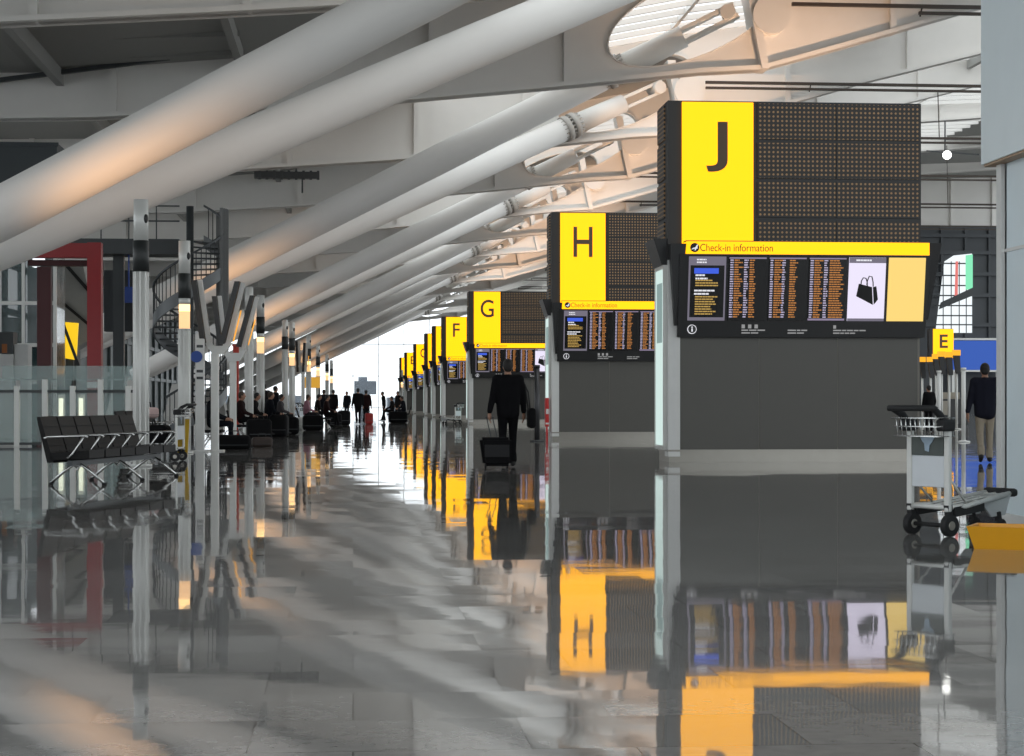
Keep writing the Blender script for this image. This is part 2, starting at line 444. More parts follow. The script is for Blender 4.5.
# ================================================================== ROOF STRUTS
bA = P(42.5, 364, 82); node = PY(738, 8, 73)
bx, bz = bA.x, bA.z
STRUT_NAMES = ['first', 'second', 'third', 'fourth', 'fifth', 'sixth', 'seventh']
strut_lab = {
    (0, 0): 'huge white tubular roof strut, the nearest, crossing the upper left in front of all others',
    (0, 1): 'huge white tubular roof strut lying just under and behind the nearest one',
    (1, 0): 'white tubular strut with orange glow whose bolted end shows through the big oval hole',
    (1, 1): 'white tubular strut ending in a bolted collar just left of the J tower top',
    (2, 0): 'white tubular strut with orange glow, first one below the strut ending beside the J tower',
    (2, 1): 'bright white tubular strut ending just above and left of the H tower top',
}
for k in range(7):
    yb = 46 + 36 * k
    for s in (0, 1):
        yn = RY[0] + 36 * k + 18 * s
        if yn > RY[-1]: continue
        a = Vector((bx, yb + (-.7 if s == 0 else .7), bz)); b = Vector((node.x, yn + .35, node.z))
        lab = strut_lab.get((k, s)) or '%s white tubular strut of the %s pair counted from the nearest pair' % (('upper', 'lower')[s], STRUT_NAMES[k])
        r = empty('roof_strut', a, 0, lab, 'strut', 'white tubular roof struts along the left side')
        v = b - a; L = v.length; t = v / L
        m = MB(); m.tube([t * 0, t * L * .03, t * L * .2, t * L * .6, t * L * .83], [.4, .52, .6, .6, .54], 32); m.build('tube', M_TUBE, r)
        m = MB()
        m.tube([t * L * .825, t * L * .833], [.62, .62], 24); m.tube([t * L * .838, t * L * .846], [.62, .62], 24)
        x = t.cross(UP).normalized(); y = x.cross(t)
        for i in range(16):
            c = (math.cos(i * PI / 8) * x + math.sin(i * PI / 8) * y) * .5
            m.tube([c + t * L * .82, c + t * L * .852], .05, 6)
        m.build('bolted_collar', mat('collar_grey', srgb(176, 172, 166), .5), r)
        m = MB(); m.tube([t * L * .846, t * L * .93], [.5, .44], 24)
        m.bar(t * L * .915 + y * .24, t * L + y * .24, .5, .14); m.bar(t * L * .915 - y * .24, t * L - y * .24, .5, .14); m.tube([t * L * .99 - x * .5, t * L * .99 + x * .5], .3, 14)
        m.build('fork_end', M_WHITE, r)
    ab = MB()
    ab.hexa([(bx - 1.6, yb - 1.8, 0), (bx + .9, yb - 1.8, 0), (bx + .9, yb + 1.8, 0), (bx - 1.6, yb + 1.8, 0),
             (bx - 1.0, yb - 1.2, bz - .25), (bx + .35, yb - 1.2, bz + .0), (bx + .35, yb + 1.2, bz + .0), (bx - 1.0, yb + 1.2, bz - .25)])
    tag(ab.build('strut_base', mat('pale_concrete', srgb(190, 188, 184), .7)), 'pale concrete foot carrying the %s strut pair counted from the nearest' % STRUT_NAMES[k], 'base', 'concrete feet of the roof struts')

# ================================================================== CHECK-IN TOWERS
TW = dict(letter=None)
def rows_mesh(seed, cols, x0, x1, z0, z1, n):
    rnd = random.Random(seed); m = MB(); dz = (z1 - z0) / n; fill = .5
    for r in range(n):
        z = z1 - (r + .75) * dz
        for (a, b, mn) in cols:
            w = (b - a) * rnd.uniform(mn, 1)
            xa = x0 + a * (x1 - x0)
            # several short word-length dashes
            c = xa; end = xa + w * (x1 - x0)
            while c < end - .004:
                l = min(rnd.uniform(.03, .08), end - c); m.box((c, -.004, z), (c + l, 0, z + dz * fill)); c += l + .008
    return m
def make_tower():
    r = empty('check_in_tower', (0, 0, 0))
    W, D = 4.74, 1.1
    m = MB()
    for a, b in ((.22, 1.69), (1.71, 3.16), (3.18, 4.68)): m.box((a, .02, .22), (b, D, 2.4))
    m.build('lower_panel', M_BODY, r)
    m = MB(); m.box((1.69, .03, .22), (1.71, D - .02, 2.4)); m.box((3.16, .03, .22), (3.18, D - .02, 2.4)); m.box((4.68, .05, .22), (4.73, D, 2.35)); m.build('seam_trim', M_SEAM, r)
    m = MB(); m.box((.02, -.0, 0), (4.66, D + .02, .2)); m.box((.0, -.03, .19), (4.68, D + .02, .225)); m.build('plinth', M_PLINTH, r)
    m = MB(); m.box((0, -.02, .1), (.22, D * .35, 3.7)); m.box((.1, -.04, 1.55), (.13, -.02, 1.6)); m.build('side_post', M_POSTW, r)
    m = MB(); m.box((-.06, .12, .3), (0.02, 1.06, 3.55)); sd = m.build('side_display', M_SIDELIT, r)
    m = MB()
    m.box((-.075, .1, .22), (.0, 1.08, .3)); m.box((-.075, .1, 3.55), (0, 1.08, 3.62)); m.box((-.075, 1.04, .3), (0, 1.1, 3.55)); m.box((-.075, .08, .3), (0, .13, 3.55)); m.build('frame', M_ALU, sd)
    m = MB(); m.box((-.07, .3, 2.2), (-.06, .85, 3.3)); m.build('picture', emitter('side_picture', .22, .32, .31), sd)
    m = MB(); m.box((0, 0, 3.7), (W, D, 6.63)); m.build('upper_body', mat('tower_black', srgb(45, 44, 43), .5), r)
    m = MB(); m.box((.256, -.06, 3.9), (1.575, .0, 6.6)); lp = m.build('letter_panel', M_YEL, r); r['_lp'] = 1
    m = MB()
    for z0, z1 in ((5.94, 6.59), (5.22, 5.87), (4.5, 5.15), (4.06, 4.43)):
        m.box((1.66, -.03, z0), (3.12, 0, z1)); m.box((3.135, -.03, z0), (4.71, 0, z1))
    m.build('perforated_front', M_PERF, r)
    m = MB()
    for z0, z1 in ((5.94, 6.59), (5.22, 5.87), (4.5, 5.15), (4.0, 4.43)): m.box((-.03, .3, z0), (0, D - .05, z1))
    m.build('perforated_side', M_PERF, r)
    m = MB(); m.box((.29, -.36, 3.79), (4.79, -.02, 4.02)); hs = m.build('header_strip', M_YEL, r)
    text_obj('header_text', 'Check-in information', .135, mat('header_ink', srgb(120, 92, 30), .6, 0, 0), hs, .53, -.365, 3.84, xfit=1.34)
    m = MB(); m.tube([(.43, -.37, 3.905), (.43, -.362, 3.905)], .085, 20); ic = m.build('plane_icon', M_INK, hs)
    m = MB(); m.prism([(.36, 3.87), (.40, 3.9), (.44, 3.91), (.47, 3.96), (.49, 3.955), (.475, 3.905), (.49, 3.89), (.46, 3.885), (.44, 3.85), (.425, 3.855), (.435, 3.885), (.40, 3.875)], -.378, -.371); m.build('plane_shape', M_TXW, hs)
    m = MB(); m.box((.27, -.37, 4.02), (4.81, -.02, 4.035)); m.box((.27, -.37, 3.775), (4.81, -.02, 3.79)); m.build('header_light_stop', M_BLACK, r)  # black strips added to block header glow from the perforated panels
    # black housing with flared ends, tipping forward at the top
    m = MB()
    def sl(z): return -.10 - .24 * (z - 2.29) / (3.79 - 2.29)
    m.hexa([(.16, sl(2.29), 2.29), (4.78, sl(2.29), 2.29), (4.78, .02, 2.29), (.16, .02, 2.29), (.16, sl(3.79), 3.79), (4.82, sl(3.79), 3.79), (4.82, .02, 3.79), (.16, .02, 3.79)])
    m.hexa([(4.78, -.05, 2.62), (4.86, -.05, 2.62), (4.86, .9, 2.62), (4.78, .9, 2.62), (4.80, -.33, 4.02), (5.04, -.30, 4.02), (5.04, .95, 4.02), (4.80, .95, 4.02)])
    m.hexa([(.1, -.1, 2.5), (.2, -.1, 2.5), (.2, .0, 2.5), (.1, .0, 2.5), (0, -.3, 3.98), (.28, -.34, 3.98), (.28, .0, 3.98), (0, .0, 3.98)])
    m.hexa([(-.1, .1, 3.62), (0, .1, 3.62), (0, 1.08, 3.62), (-.1, 1.08, 3.62), (-.26, .06, 4.1), (0, .06, 4.1), (0, 1.1, 4.1), (-.26, 1.1, 4.1)])
    m.build('screen_housing', M_BLACK, r)
    tilt = math.atan2(.24, 1.5)
    for k in range(6):
        x0 = .33 + .742 * k; x1 = x0 + .685
        zb, zt = 0, 1.2
        s = bpy.data.objects.new('screen', None)
        mm = MB(); mm.box((0, -.012, 0), (.685, .012, 1.17))
        s = mm.build('screen', [M_SCRG, M_SCRB, M_SCRB, M_SCRB, M_SCRW, M_SCRY][k], r)
        s.location = (x0, sl(2.59) - .013, 2.59); s.rotation_euler = (tilt, 0, 0)
        def sub(n, mb, mt):
            o = mb.build(n, mt, s); o.location = (0, -.013, 0); return o
        if k == 0:
            mm = MB(); mm.box((.03, -.003, .06), (.655, 0, 1.01)); sub('black_page', mm, M_SCRB)
            mm = MB(); mm.box((.1, -.006, .86), (.55, -.003, .96)); sub('blue_banner', mm, M_BLUE)
            sub('white_text', rows_mesh(3, [(.05, .6, .5)], .1, .6, .74, .86, 2), M_TXW).location = (0, -.017, 0)
            sub('amber_text', rows_mesh(4, [(.05, .95, .6)], .1, .6, .62, .76, 3), M_TXA).location = (0, -.017, 0)
            sub('white_text', rows_mesh(5, [(.05, .9, .6)], .08, .6, .46, .58, 2), M_TXW).location = (0, -.017, 0)
            sub('amber_text', rows_mesh(6, [(.05, .95, .6)], .1, .6, .1, .46, 8), M_TXA).location = (0, -.017, 0)
            sub('title_text', rows_mesh(7, [(.05, .6, .5)], .12, .6, 1.04, 1.14, 2), M_TXW).location = (0, -.013, 0)
        elif k in (1, 2, 3):
            w1 = {1: .72, 2: .85, 3: 1}[k]
            n = 25
            mb = rows_mesh(10 + k, [(.0, .1, .9), (.40, .53, .5)], .02, .02 + .64 * (w1 if k != 1 else 1), .05, 1.13, n)
            sub('violet_text', mb, M_TXV)
            sub('orange_text', rows_mesh(20 + k, [(.12, .38, .45), (.56, .74 if k == 1 else (.8 if k == 2 else 1), .6)], .02, .66, .05, 1.13, n), M_TXO)
            TB = mat('title_violet', (.02, .02, .02, 1), .4, 0, 0, emit=1, ecol=(.25, .2, .3, 1))
            mm = MB(); mm.box((0, -.003, 1.135), (.685, 0, 1.16)); sub('title_bar', mm, TB)
            if k == 3: mm = MB(); mm.box((0, -.003, .01), (.685, 0, .045)); sub('footer_bar', mm, TB)
        elif k == 4:
            mm = MB(); mm.box((.0, -.003, 1.07), (.685, 0, 1.17)); sub('title_bar', mm, M_SCRG); mm = MB(); mm.box((0, -.003, 0), (.685, 0, .05)); sub('footer_bar', mm, M_SCRG)
            sub('title_text', rows_mesh(8, [(.05, .7, .9)], .1, .6, 1.09, 1.15, 1), M_TXW).location = (0, -.017, 0)
            mm = MB()
            mm.prism([(.15, .46), (.47, .30), (.44, .63), (.19, .69)], -.004, 0)
            mm.prism([(.485, .305), (.56, .40), (.52, .645), (.455, .63)], -.004, 0)
            for dx, dz in ((0, 0), (.11, .03)):
                mm.tube([(.23 + dx, -.003, .66 + dz * .2), (.235 + dx, -.003, .74), (.27 + dx, -.003, .80 + dz), (.32 + dx, -.003, .79 + dz), (.345 + dx, -.003, .72), (.35 + dx, -.003, .64)], .011, 6)
            sub('bag_picture', mm, M_INK)
    s0 = MB()
    for x in (.42,): s0.tube([(x, -.142, 2.43), (x, -.11, 2.43)], .085, 20)
    m = s0.build('info_icon_ring', M_TXW, r)
    mm = MB(); mm.tube([(.42, -.146, 2.43), (.42, -.13, 2.43)], .073, 20); mm.build('ring_centre', M_BLACK, m)
    mm = MB(); mm.box((.408, -.15, 2.385), (.432, -.14, 2.445)); mm.tube([(.42, -.15, 2.468), (.42, -.14, 2.468)], .014, 10); mm.build('info_letter', M_TXW, m)
    mm = MB()
    rnd = random.Random(5)
    for x in (1.34, 1.46, 1.58): mm.box((x, -.145, 2.45), (x + .06, -.11, 2.52))
    mm.box((3.05, -.145, 2.45), (3.1, -.11, 2.51))
    for x, n in ((1.34, 2), (2.2, 2), (3.05, 4)):
        for l in range(2):
            c = x
            for j in range(n + 1 - l): w = rnd.uniform(.06, .16); mm.box((c, -.135, 2.405 - l * .05), (c + w, -.09, 2.428 - l * .05)); c += w + .02
    mm.build('signage_lettering', mat('dim_lettering', (.02, .02, .02, 1), .5, 0, 0, emit=1, ecol=(.26, .26, .26, 1)), r)
    return r, lp
tower0, lp0 = make_tower()
pj = PY(668, 462, 1); 
TJ = G(668, 462)
TX = TJ.x
tow = [('J', TJ.y), ('H', None), ('G', None), ('F', None), ('E', None), ('D', None), ('C', None), ('B', None), ('A', None)]
ydist = [TJ.y, 55.0, 94.6, 123.0, 138, 153, 181, 212, 236]
tw_extra = {'J': 'the tallest, nearest check-in tower with black perforated panels and a row of six screens',
 'H': 'check-in tower lettered H, standing just left of and behind the J tower',
 'G': 'check-in tower lettered G, behind the man pulling a suitcase',
 'F': 'check-in tower lettered F, yellow panel just left of the G tower',
 'E': 'yellow-panelled tower just left of the F tower in the receding row',
 'D': 'narrow yellow tower, second left of the F tower in the receding row',
 'C': 'yellow tower lettered C, third left of the F tower in the receding row',
 'B': 'small distant yellow tower, second from the far end of the receding row',
 'A': 'smallest and farthest yellow tower at the bright end window'}
src = [copy_tree(tower0) for _ in range(8)]
for i, ((L, _), y) in enumerate(zip(tow, ydist)):
    r = tower0 if i == 0 else src[i - 1]
    r.location = (TX, y, 0)
    tag(r, tw_extra[L], 'tower', 'lettered check-in towers along the hall')
    lp = [c for c in r.children if c.name.startswith('letter_panel')][0]
    hgt = .88
    w = {'J': .40, 'H': .56, 'G': .66, 'F': .44, 'E': .46, 'D': .6, 'C': .56, 'B': .52, 'A': .66}[L]
    o = text_obj('letter', L, hgt if L != 'J' else .92, M_LETTER, lp, .256 + (1.319 - w) / 2 + (-.02 if L == 'J' else 0), -.068, 5.32, xfit=w, bold=.008 if L != 'J' else .012)
    if '_lp' in r.keys(): del r['_lp']

# far E sign of the next row, on the right
pe = GD(933, 140)
es = empty('zone_sign', pe, 0, 'small yellow sign lettered E on a dark mast, right of the J tower', 'sign')
kk = 140 / FPX
m = MB(); m.box((0, 0, 1.1 + 44 * kk), (1.55, .35, 1.1 + 73 * kk)); ep = m.build('letter_panel', M_YEL, es)
text_obj('letter', 'E', 1.0, M_LETTER, ep, .5, -.01, 1.1 + 54 * kk, xfit=.62, bold=.02)
m = MB(); m.box((-.25, .0, 1.1 + 40 * kk), (0, .5, 1.1 + 73.5 * kk)); m.box((-.25, .36, 1.1 + 40 * kk), (1.6, .6, 1.1 + 73.5 * kk)); m.build('casing', M_BLACK, es)
m = MB(); m.box((.1, .1, 0), (.35, .45, 1.1 + 44 * kk)); m.box((1.2, .1, 0), (1.45, .45, 1.1 + 44 * kk)); m.build('mast', M_DARK, es)

# ================================================================== LAMP POLES
def pole(px, d, lamp, lab, top=4.55, group='steel lamp poles down the left side'):
    p = GD(px, d)
    r = empty('lamp_pole', p, 0, lab, 'pole', group)
    m = MB(); R = .125
    zc = 3.32 if not lamp else 2.66
    m.tube([(0, 0, 0), (0, 0, zc)], R, 20)
    for k in range(8):
        a = 2 * PI * k / 8; m.box((R * math.cos(a) - .012, R * math.sin(a) - .012, .02), (R * math.cos(a) + .012, R * math.sin(a) + .012, zc))
    m.tube([(0, 0, 0), (0, 0, .04)], .19, 20)
    m.build('shaft', M_ALU, r)
    m = MB(); m.tube([(0, 0, 3.32), (0, 0, 3.85)], R + .012, 20); m.build('black_band', mat('pole_black', srgb(38, 41, 41), .5), r)
    m = MB(); m.tube([(0, 0, 3.85), (0, 0, top)], R, 20); m.build('top_section', M_ALU, r)
    m = MB(); m.ell((.09, -.082, 4.22), (.042, .042, .08), 14); m.build('speaker_opening', M_BLACK, r)
    if lamp:
        m = MB(); m.tube([(0, 0, 2.66), (0, 0, 3.04)], R * .94, 20); m.build('lamp_lower_glass', M_LAMPB, r)
        m = MB(); m.tube([(0, 0, 3.04), (0, 0, 3.19)], R * .94, 20); m.build('lamp_bulb', M_LAMP, r)
        m = MB(); m.tube([(0, 0, 3.19), (0, 0, 3.33)], R, 20); m.tube([(0, 0, 2.645), (0, 0, 2.67)], R + .01, 20); m.build('lamp_cap', M_ALU, r)
    return r
pole(141, 32.4, 0, 'tall silver pole with black band beside the near black bench, nearest of the poles')
pole(184.5, 40.7, 1, 'silver lamp pole with lit amber lamp between the near bench and the V-shaped display')
pole(249, 57, 0, 'unlit silver pole with black band just right of the V-shaped displays')
pole(260.5, 61.4, 1, 'silver pole with lit amber lamp, second lit lamp down the left row')
pole(285, 80, 0, 'unlit silver pole next to the third lit lamp pole down the left row')
pole(292, 82, 1, 'silver pole with lit amber lamp, third lit lamp down the left row')
pole(308.5, 98, 1, 'lamp pole with fourth lit amber lamp down the left row, above the orange sign')
pole(318, 116, 1, 'lamp pole with fifth lit amber lamp down the left row')
pole(327, 138, 1, 'lamp pole with sixth lit amber lamp down the left row')
pole(331.5, 157, 1, 'lamp pole with seventh lit amber lamp down the left row')
pole(402, 205, 1, 'dark lamp pole with lit lamp beside the farthest yellow towers')

# V-shaped display stands
def vstand(px, d, arms, lab, yoke):
    p = GD(px, d); k = d / FPX
    r = empty('display_stand', p, -.05, lab, 'display stand', 'V-shaped display stands')
    def z(py): return H + (HOR - py) * k
    def x(q_): return (q_ - px) * k
    m = MB(); m.rbox((-.085, -.08, 0), (.085, .08, z(yoke) + .02), .02); m.box((-.2, -.2, 0), (.2, .2, .03)); m.build('post', M_ALU, r)
    m = MB(); m.prism([(x(arms[0][2]) - .16, z(yoke - 11)), (x(arms[0][2]) + .02, z(yoke)), (x(arms[1][2]) - .02, z(yoke)), (x(arms[1][2]) + .16, z(yoke - 11)), (x(arms[1][2]) + .02, z(yoke - 11)), (x(arms[1][2]) - .05, z(yoke - 8)), (x(arms[0][2]) + .05, z(yoke - 8)), (x(arms[0][2]) - .02, z(yoke - 11))], -.1, .1); m.build('yoke', M_POSTW, r)
    for s, (xt, yt, xb, yb) in zip((-1, 1), arms):
        a = Vector((x(xb) + s * .06, 0, z(yb))); b = Vector((x(xt), 0, z(yt)))
        m = MB(); m.bar(a, b, .10, .11); ar = m.build('arm', M_POSTW, r)
        t = (b - a).normalized(); n = Vector((t.z, 0, -t.x)) * s     # outward normal of the V
        if n.x * s < 0: n = -n
        c = a + n * (-.12 if s > 0 else .12); e = b + n * (-.12 if s > 0 else .12)
        m = MB(); m.hexa([c + Vector((-.055, -.2, 0)), c + Vector((.055, -.2, 0)), c + Vector((.055, .2, 0)), c + Vector((-.055, .2, 0)), e + Vector((-.055, -.2, 0)), e + Vector((.055, -.2, 0)), e + Vector((.055, .2, 0)), e + Vector((-.055, .2, 0))])
        m.build('screen', M_BLACK, ar)
        if s > 0:
            m = MB(); g1 = a.lerp(b, .05) + Vector((.13, -.2, 0)); g2 = a.lerp(b, .55) + Vector((.13, -.2, 0))
            m.bar(g1, g2, .03, .03); m.build('lit_edge', emitter('orange_edge', 1.1, .5, .06), ar)
vstand(215, 42.5, ((200, 280, 212, 345), (243, 283, 225, 345)), 'V-shaped white display stand with black screens, the nearer and larger of the pair', 354)
vstand(233, 49, ((219.5, 296, 228, 348), (257, 297, 241, 348)), 'V-shaped white display stand with black screens, the one tucked behind the larger V', 361)
vstand(303, 95, ((299, 341, 301.5, 372), (307, 343, 304.5, 372)), 'distant V-shaped display stand beside the fourth lit lamp pole', 376)

# white information post with blue dot
p = GD(200, 42)
r = empty('information_post', p, 0, 'slim white post with a blue disc, standing beside the near lit lamp pole', 'post')
m = MB(); m.rbox((-.1, -.06, 0), (.1, .06, 2.5), .02); m.box((-.2, -.16, 0), (.2, .16, .03)); m.build('post', M_POSTW, r)
m = MB(); m.tube([(-.07, -.1, 2.1), (-.07, -.065, 2.1)], .13, 20); m.build('blue_disc', mat('blue_disc', srgb(30, 70, 150), .4), r)
for z in (2.3, 1.75, 1.6):
    m = MB(); m.box((-.07, -.068, z), (.07, -.06, z + .06)); m.build('sign_line', M_DARK, r)

p = GD(236, 58)
m = MB(); m.rbox((-.09, -.09, 0), (.09, .09, 2.8), .02); m.box((-.16, -.16, 0), (.16, .16, .06)); m.box((-.11, -.11, 2.8), (.11, .11, 2.86))
o = m.build('marker_post', mat('orange_red', srgb(176, 52, 36), .5)); o.location = p; tag(o, 'orange-red square post behind the V-shaped displays', 'post')

# ================================================================== LEFT STRUCTURES
d = 55
p0 = GD(95, d); k = d / FPX
r = empty('red_portal', p0, 0, 'dark red steel portal frame standing behind the near bench', 'frame')
hz = H + (HOR - 243) * k
m = MB(); m.box((-.2, -.2, .0), (.2, .2, hz)); m.build('column', M_RED, r)
m = MB(); m.box((-.205, -.205, H + (HOR - 388) * k), (.205, .205, H + (HOR - 382) * k)); m.build('white_band', M_POSTW, r)
m = MB(); m.box((-3.6, -.18, hz - .44), (-.2, .18, hz - .02)); m.build('beam', M_RED, r)
m = MB(); m.box((-1.75, .6, 0), (-1.35, .9, hz - .65)); m.box((-3.3, .6, 0), (-3.1, .9, hz - .65)); m.box((-2.0, .55, hz - .62), (-.2, .95, hz - .46)); m.build('rear_column', mat('dark_red', srgb(70, 22, 26), .5), r)

# glass lift shaft at far left
d = 62; p0 = GD(0, d); k = d / FPX
r = empty('lift_shaft', p0, 0, 'dark glass lift shaft with steel frame at the far left, behind the red portal', 'lift')
w = 54 * k; hh = H + (HOR - 215) * k
m = MB(); m.box((-2.5, 0, 0.05), (w, .06, hh)); m.box((w - .06, 0, .05), (w, 2.2, hh)); m.build('glass', M_GLASSD, r)
m = MB()
for x in (-2.5, -1.2, 0, .75, 1.25, w): m.box((x - .05, -.05, 0), (x + .05, .1, hh))
for py in (215, 255, 303, 345, 382): zz = H + (HOR - py) * k; m.box((-2.5, -.06, zz - .06), (w, .12, zz + .06))
m.box((w - .1, 2.1, 0), (w, 2.2, hh)); m.build('frame', M_ALU, r)
m = MB(); m.rbox((-2.3, .8, 2.2), (.45, 2.2, 3.9), .12); m.build('lift_car', M_POSTW, r)
m = MB(); m.box((.9, .9, .5), (1.4, 1.4, hh - .3)); m.build('guide_column', M_DARK, r)
m = MB(); m.lathe([(.05, 0), (.2, .05), (.2, .12), (.05, .16)], (1.3, -.35, H + (HOR - 262) * k), 14); m.lathe([(.05, 0), (.16, .05), (.16, .1), (.05, .14)], (1.2, -.3, H + (HOR - 268) * k), 14); m.build('ceiling_lamp', emitter('lift_lamp', 1.2, 1.25, 1.3), r)

# dark bulkhead box above
d = 66; k = d / FPX; p0 = GD(0, d)
m = MB(); m.box((-6, 0, H + (HOR - 190) * k), (56 * k, 6, H + (HOR - 142) * k)); m.box((-6, -.06, H + (HOR - 146) * k), (56 * k + .06, 0, H + (HOR - 142) * k))
for x in (-5.8, -2.5, .6): m.box((x, 2, 0), (x + .4, 2.4, H + (HOR - 190) * k))
o = m.build('plant_box', mat('bulkhead_dark', srgb(54, 60, 63), .6)); o.location = p0; tag(o, 'dark grey box-like cabin high at the far left under the roof beams', 'cabin')

# dark bridge deck between lift and spiral stair
d = 63; k = d / FPX; p0 = GD(100, d)
r = empty('footbridge', p0, 0, 'dark grey footbridge between the red portal and the spiral staircase', 'bridge')
m = MB(); m.box((-.9, -.6, H + (HOR - 255) * k), (80 * k, .9, H + (HOR - 240) * k)); m.build('deck', M_DARK, r)
m = MB()
for x in np.arange(-.8, 80 * k, .9): m.bar((x, -.5, H + (HOR - 240) * k), (x, -.5, H + (HOR - 207) * k), .04, .04)
for py in (207, 222): m.bar((-.9, -.5, H + (HOR - py) * k), (80 * k, -.5, H + (HOR - py) * k), .05, .05)
m.build('railing', M_DARK, r)
m = MB(); m.box((.4, .2, 0), (.75, .55, H + (HOR - 255) * k)); m.build('column', M_DARK, r)
m = MB(); m.box((0, 1.0, H + (HOR - 330) * k), (1.0, 1.6, H + (HOR - 268) * k)); m.build('dark_screen', mat('slate', srgb(60, 64, 68), .5), r)
m = MB(); m.box((25 * k, -.2, H + (HOR - 303) * k), (34 * k, -.1, H + (HOR - 287) * k)); m.bar((29 * k, -.15, H + (HOR - 287) * k), (29 * k, -.15, H + (HOR - 255) * k), .05, .05); m.build('blue_sign', mat('sign_blue', srgb(36, 66, 140), .5), r)

# escalator flank
d = 70; k = d / FPX; p0 = GD(62, d)
r = empty('escalator', p0, 0, 'grey escalator flank slanting behind the red portal', 'escalator')
m = MB(); m.prism([(0, H + 45 * k), (26 * k, H + 62 * k), (26 * k, H + 112 * k), (20 * k, H + 140 * k), (0, H + 140 * k)], 0, 1.5); m.build('truss_panel', mat('grey_cladding', srgb(150, 150, 146), .4), r)
m = MB(); m.bar((0, -.1, H + 142 * k), (26 * k, -.1, H + 112 * k), .1, .12); m.bar((0, -.1, H + 100 * k), (26 * k, -.1, H + 78 * k), .1, .1); m.build('handrail', M_RUBBER, r)
m = MB(); m.box((.1, .2, 0), (.5, 1.2, H + 60 * k)); m.build('pier', M_DARK, r)

# yellow backlit advert
d = 68; k = d / FPX; p0 = GD(70, d)
r = empty('yellow_lightbox', p0, 0, 'small yellow backlit panel seen between the red column and the glass', 'sign')
m = MB(); m.prism([(-7 * k, H + 44 * k), (6 * k, H + 42 * k), (8 * k, H + 79 * k), (-6 * k, H + 80 * k)], 0, .15); m.build('panel', emitter('advert_yellow', 1.0, .62, .02), r)
m = MB(); m.box((-.05, .16, 0), (.1, .3, H + 80 * k)); m.bar((-7 * k, -.1, H + 80 * k), (9 * k, -.1, H + 36 * k), .1, .1); m.build('frame', M_DARK, r)

# white wall boxes at far left
d = 56; k = d / FPX; p0 = GD(0, d)
r = empty('ticket_kiosk', p0, 0, 'white stepped kiosk behind the glass screen at the left edge', 'kiosk')
m = MB(); m.rbox((-1.5, 0, 0), (13 * k, .8, H + 48 * k), .03); m.rbox((13 * k, .1, 0), (27 * k, .8, H + 58 * k), .03); m.build('cabinet', mat('kiosk_white', srgb(196, 198, 196), .5), r)
m = MB(); m.box((-1.5, .0, H + 49 * k), (13 * k, .7, H + 70 * k)); m.build('dark_top', M_DARK, r)
m = MB(); m.box((2 * k, -.03, H + 49 * k), (7 * k, 0, H + 58 * k)); m.build('poster', mat('poster_brown', srgb(150, 90, 40), .5), r)

# glass screen with steel posts
d = 47; k = d / FPX; p0 = GD(0, d)
r = empty('glass_screen', p0, 0, 'long pale green glass screen with steel posts behind the near bench', 'screen')
w = 134 * k
m = MB()
x = -1.6
while x < w - .2: m.box((x + .05, -.01, .08), (x + .62, .01, 1.68)); x += .68
m.build('glass', M_GLASS, r)
x = -1.6; i = 0
while x < w:
    m = MB(); m.box((x - .09, -.07, 0), (x + .04, .07, 1.5 if i % 2 else 1.66)); m.build('post', M_ALU, r); x += .68; i += 1
m = MB(); m.box((-1.7, -.06, 1.33), (w, .06, 1.40)); m.box((-1.7, -.05, .04), (w, .05, .1)); m.build('rail', M_DARK, r)
m = MB(); m.box((0, .25, 1.64), (w, .29, 2.0)); m.build('upper_glass', M_GLASS, r)
for px in (61, 81):
    p0 = GD(px, 50)
    r = empty('strip_light', p0, 0, 'short upright white strip light behind the glass screen, %s' % ('left of the pair' if px == 61 else 'nearer the red column'), 'light')
    m = MB(); m.tube([(0, 0, .5), (0, 0, 1.2)], .055, 10); m.build('lamp_tube', emitter('strip_white', 2.0, 2.1, 1.6), r)
    m = MB(); m.box((-.09, .05, 0), (.09, .12, 1.3)); m.box((-.12, -.1, 0), (.12, .14, .03)); m.build('bracket', M_ALU, r)

# spiral staircase
d = 62; k = d / FPX; p0 = GD(190, d)
r = empty('spiral_staircase', p0, 0, 'dark grey spiral staircase with barred balustrade behind the near lamp poles', 'staircase')
R = 36 * k; top_ = H + (HOR - 240) * k; n = 34
m = MB(); m.tube([(0, 0, 0), (0, 0, top_ + 1.1)], .12, 14); m.build('central_column', M_DARK, r)
m = MB(); rail = []; string = []
for i in range(n):
    a = -2.2 + i * 2 * PI * 1.55 / n; z = .18 + i * top_ / n
    a2 = a + .3
    c, s_, c2, s2 = math.cos(a), math.sin(a), math.cos(a2), math.sin(a2)
    m.hexa([(.1 * c, .1 * s_, z - .05), (R * c, R * s_, z - .05), (R * c2, R * s2, z - .05), (.1 * c2, .1 * s2, z - .05), (.1 * c, .1 * s_, z), (R * c, R * s_, z), (R * c2, R * s2, z), (.1 * c2, .1 * s2, z)])
    rail.append((R * c, R * s_, z + 1.05)); string.append((R * c, R * s_, z - .1))
m.build('treads', M_DARK, r)
m = MB()
for i in range(n):
    a = -2.2 + i * 2 * PI * 1.55 / n
    for j in range(2):
        aa = a + j * .143; z = .18 + (i + j * .5) * top_ / n; m.bar((R * math.cos(aa), R * math.sin(aa), z - .1), (R * math.cos(aa), R * math.sin(aa), z + 1.05), .03, .03)
o = m.build('balusters', M_DARK, r)
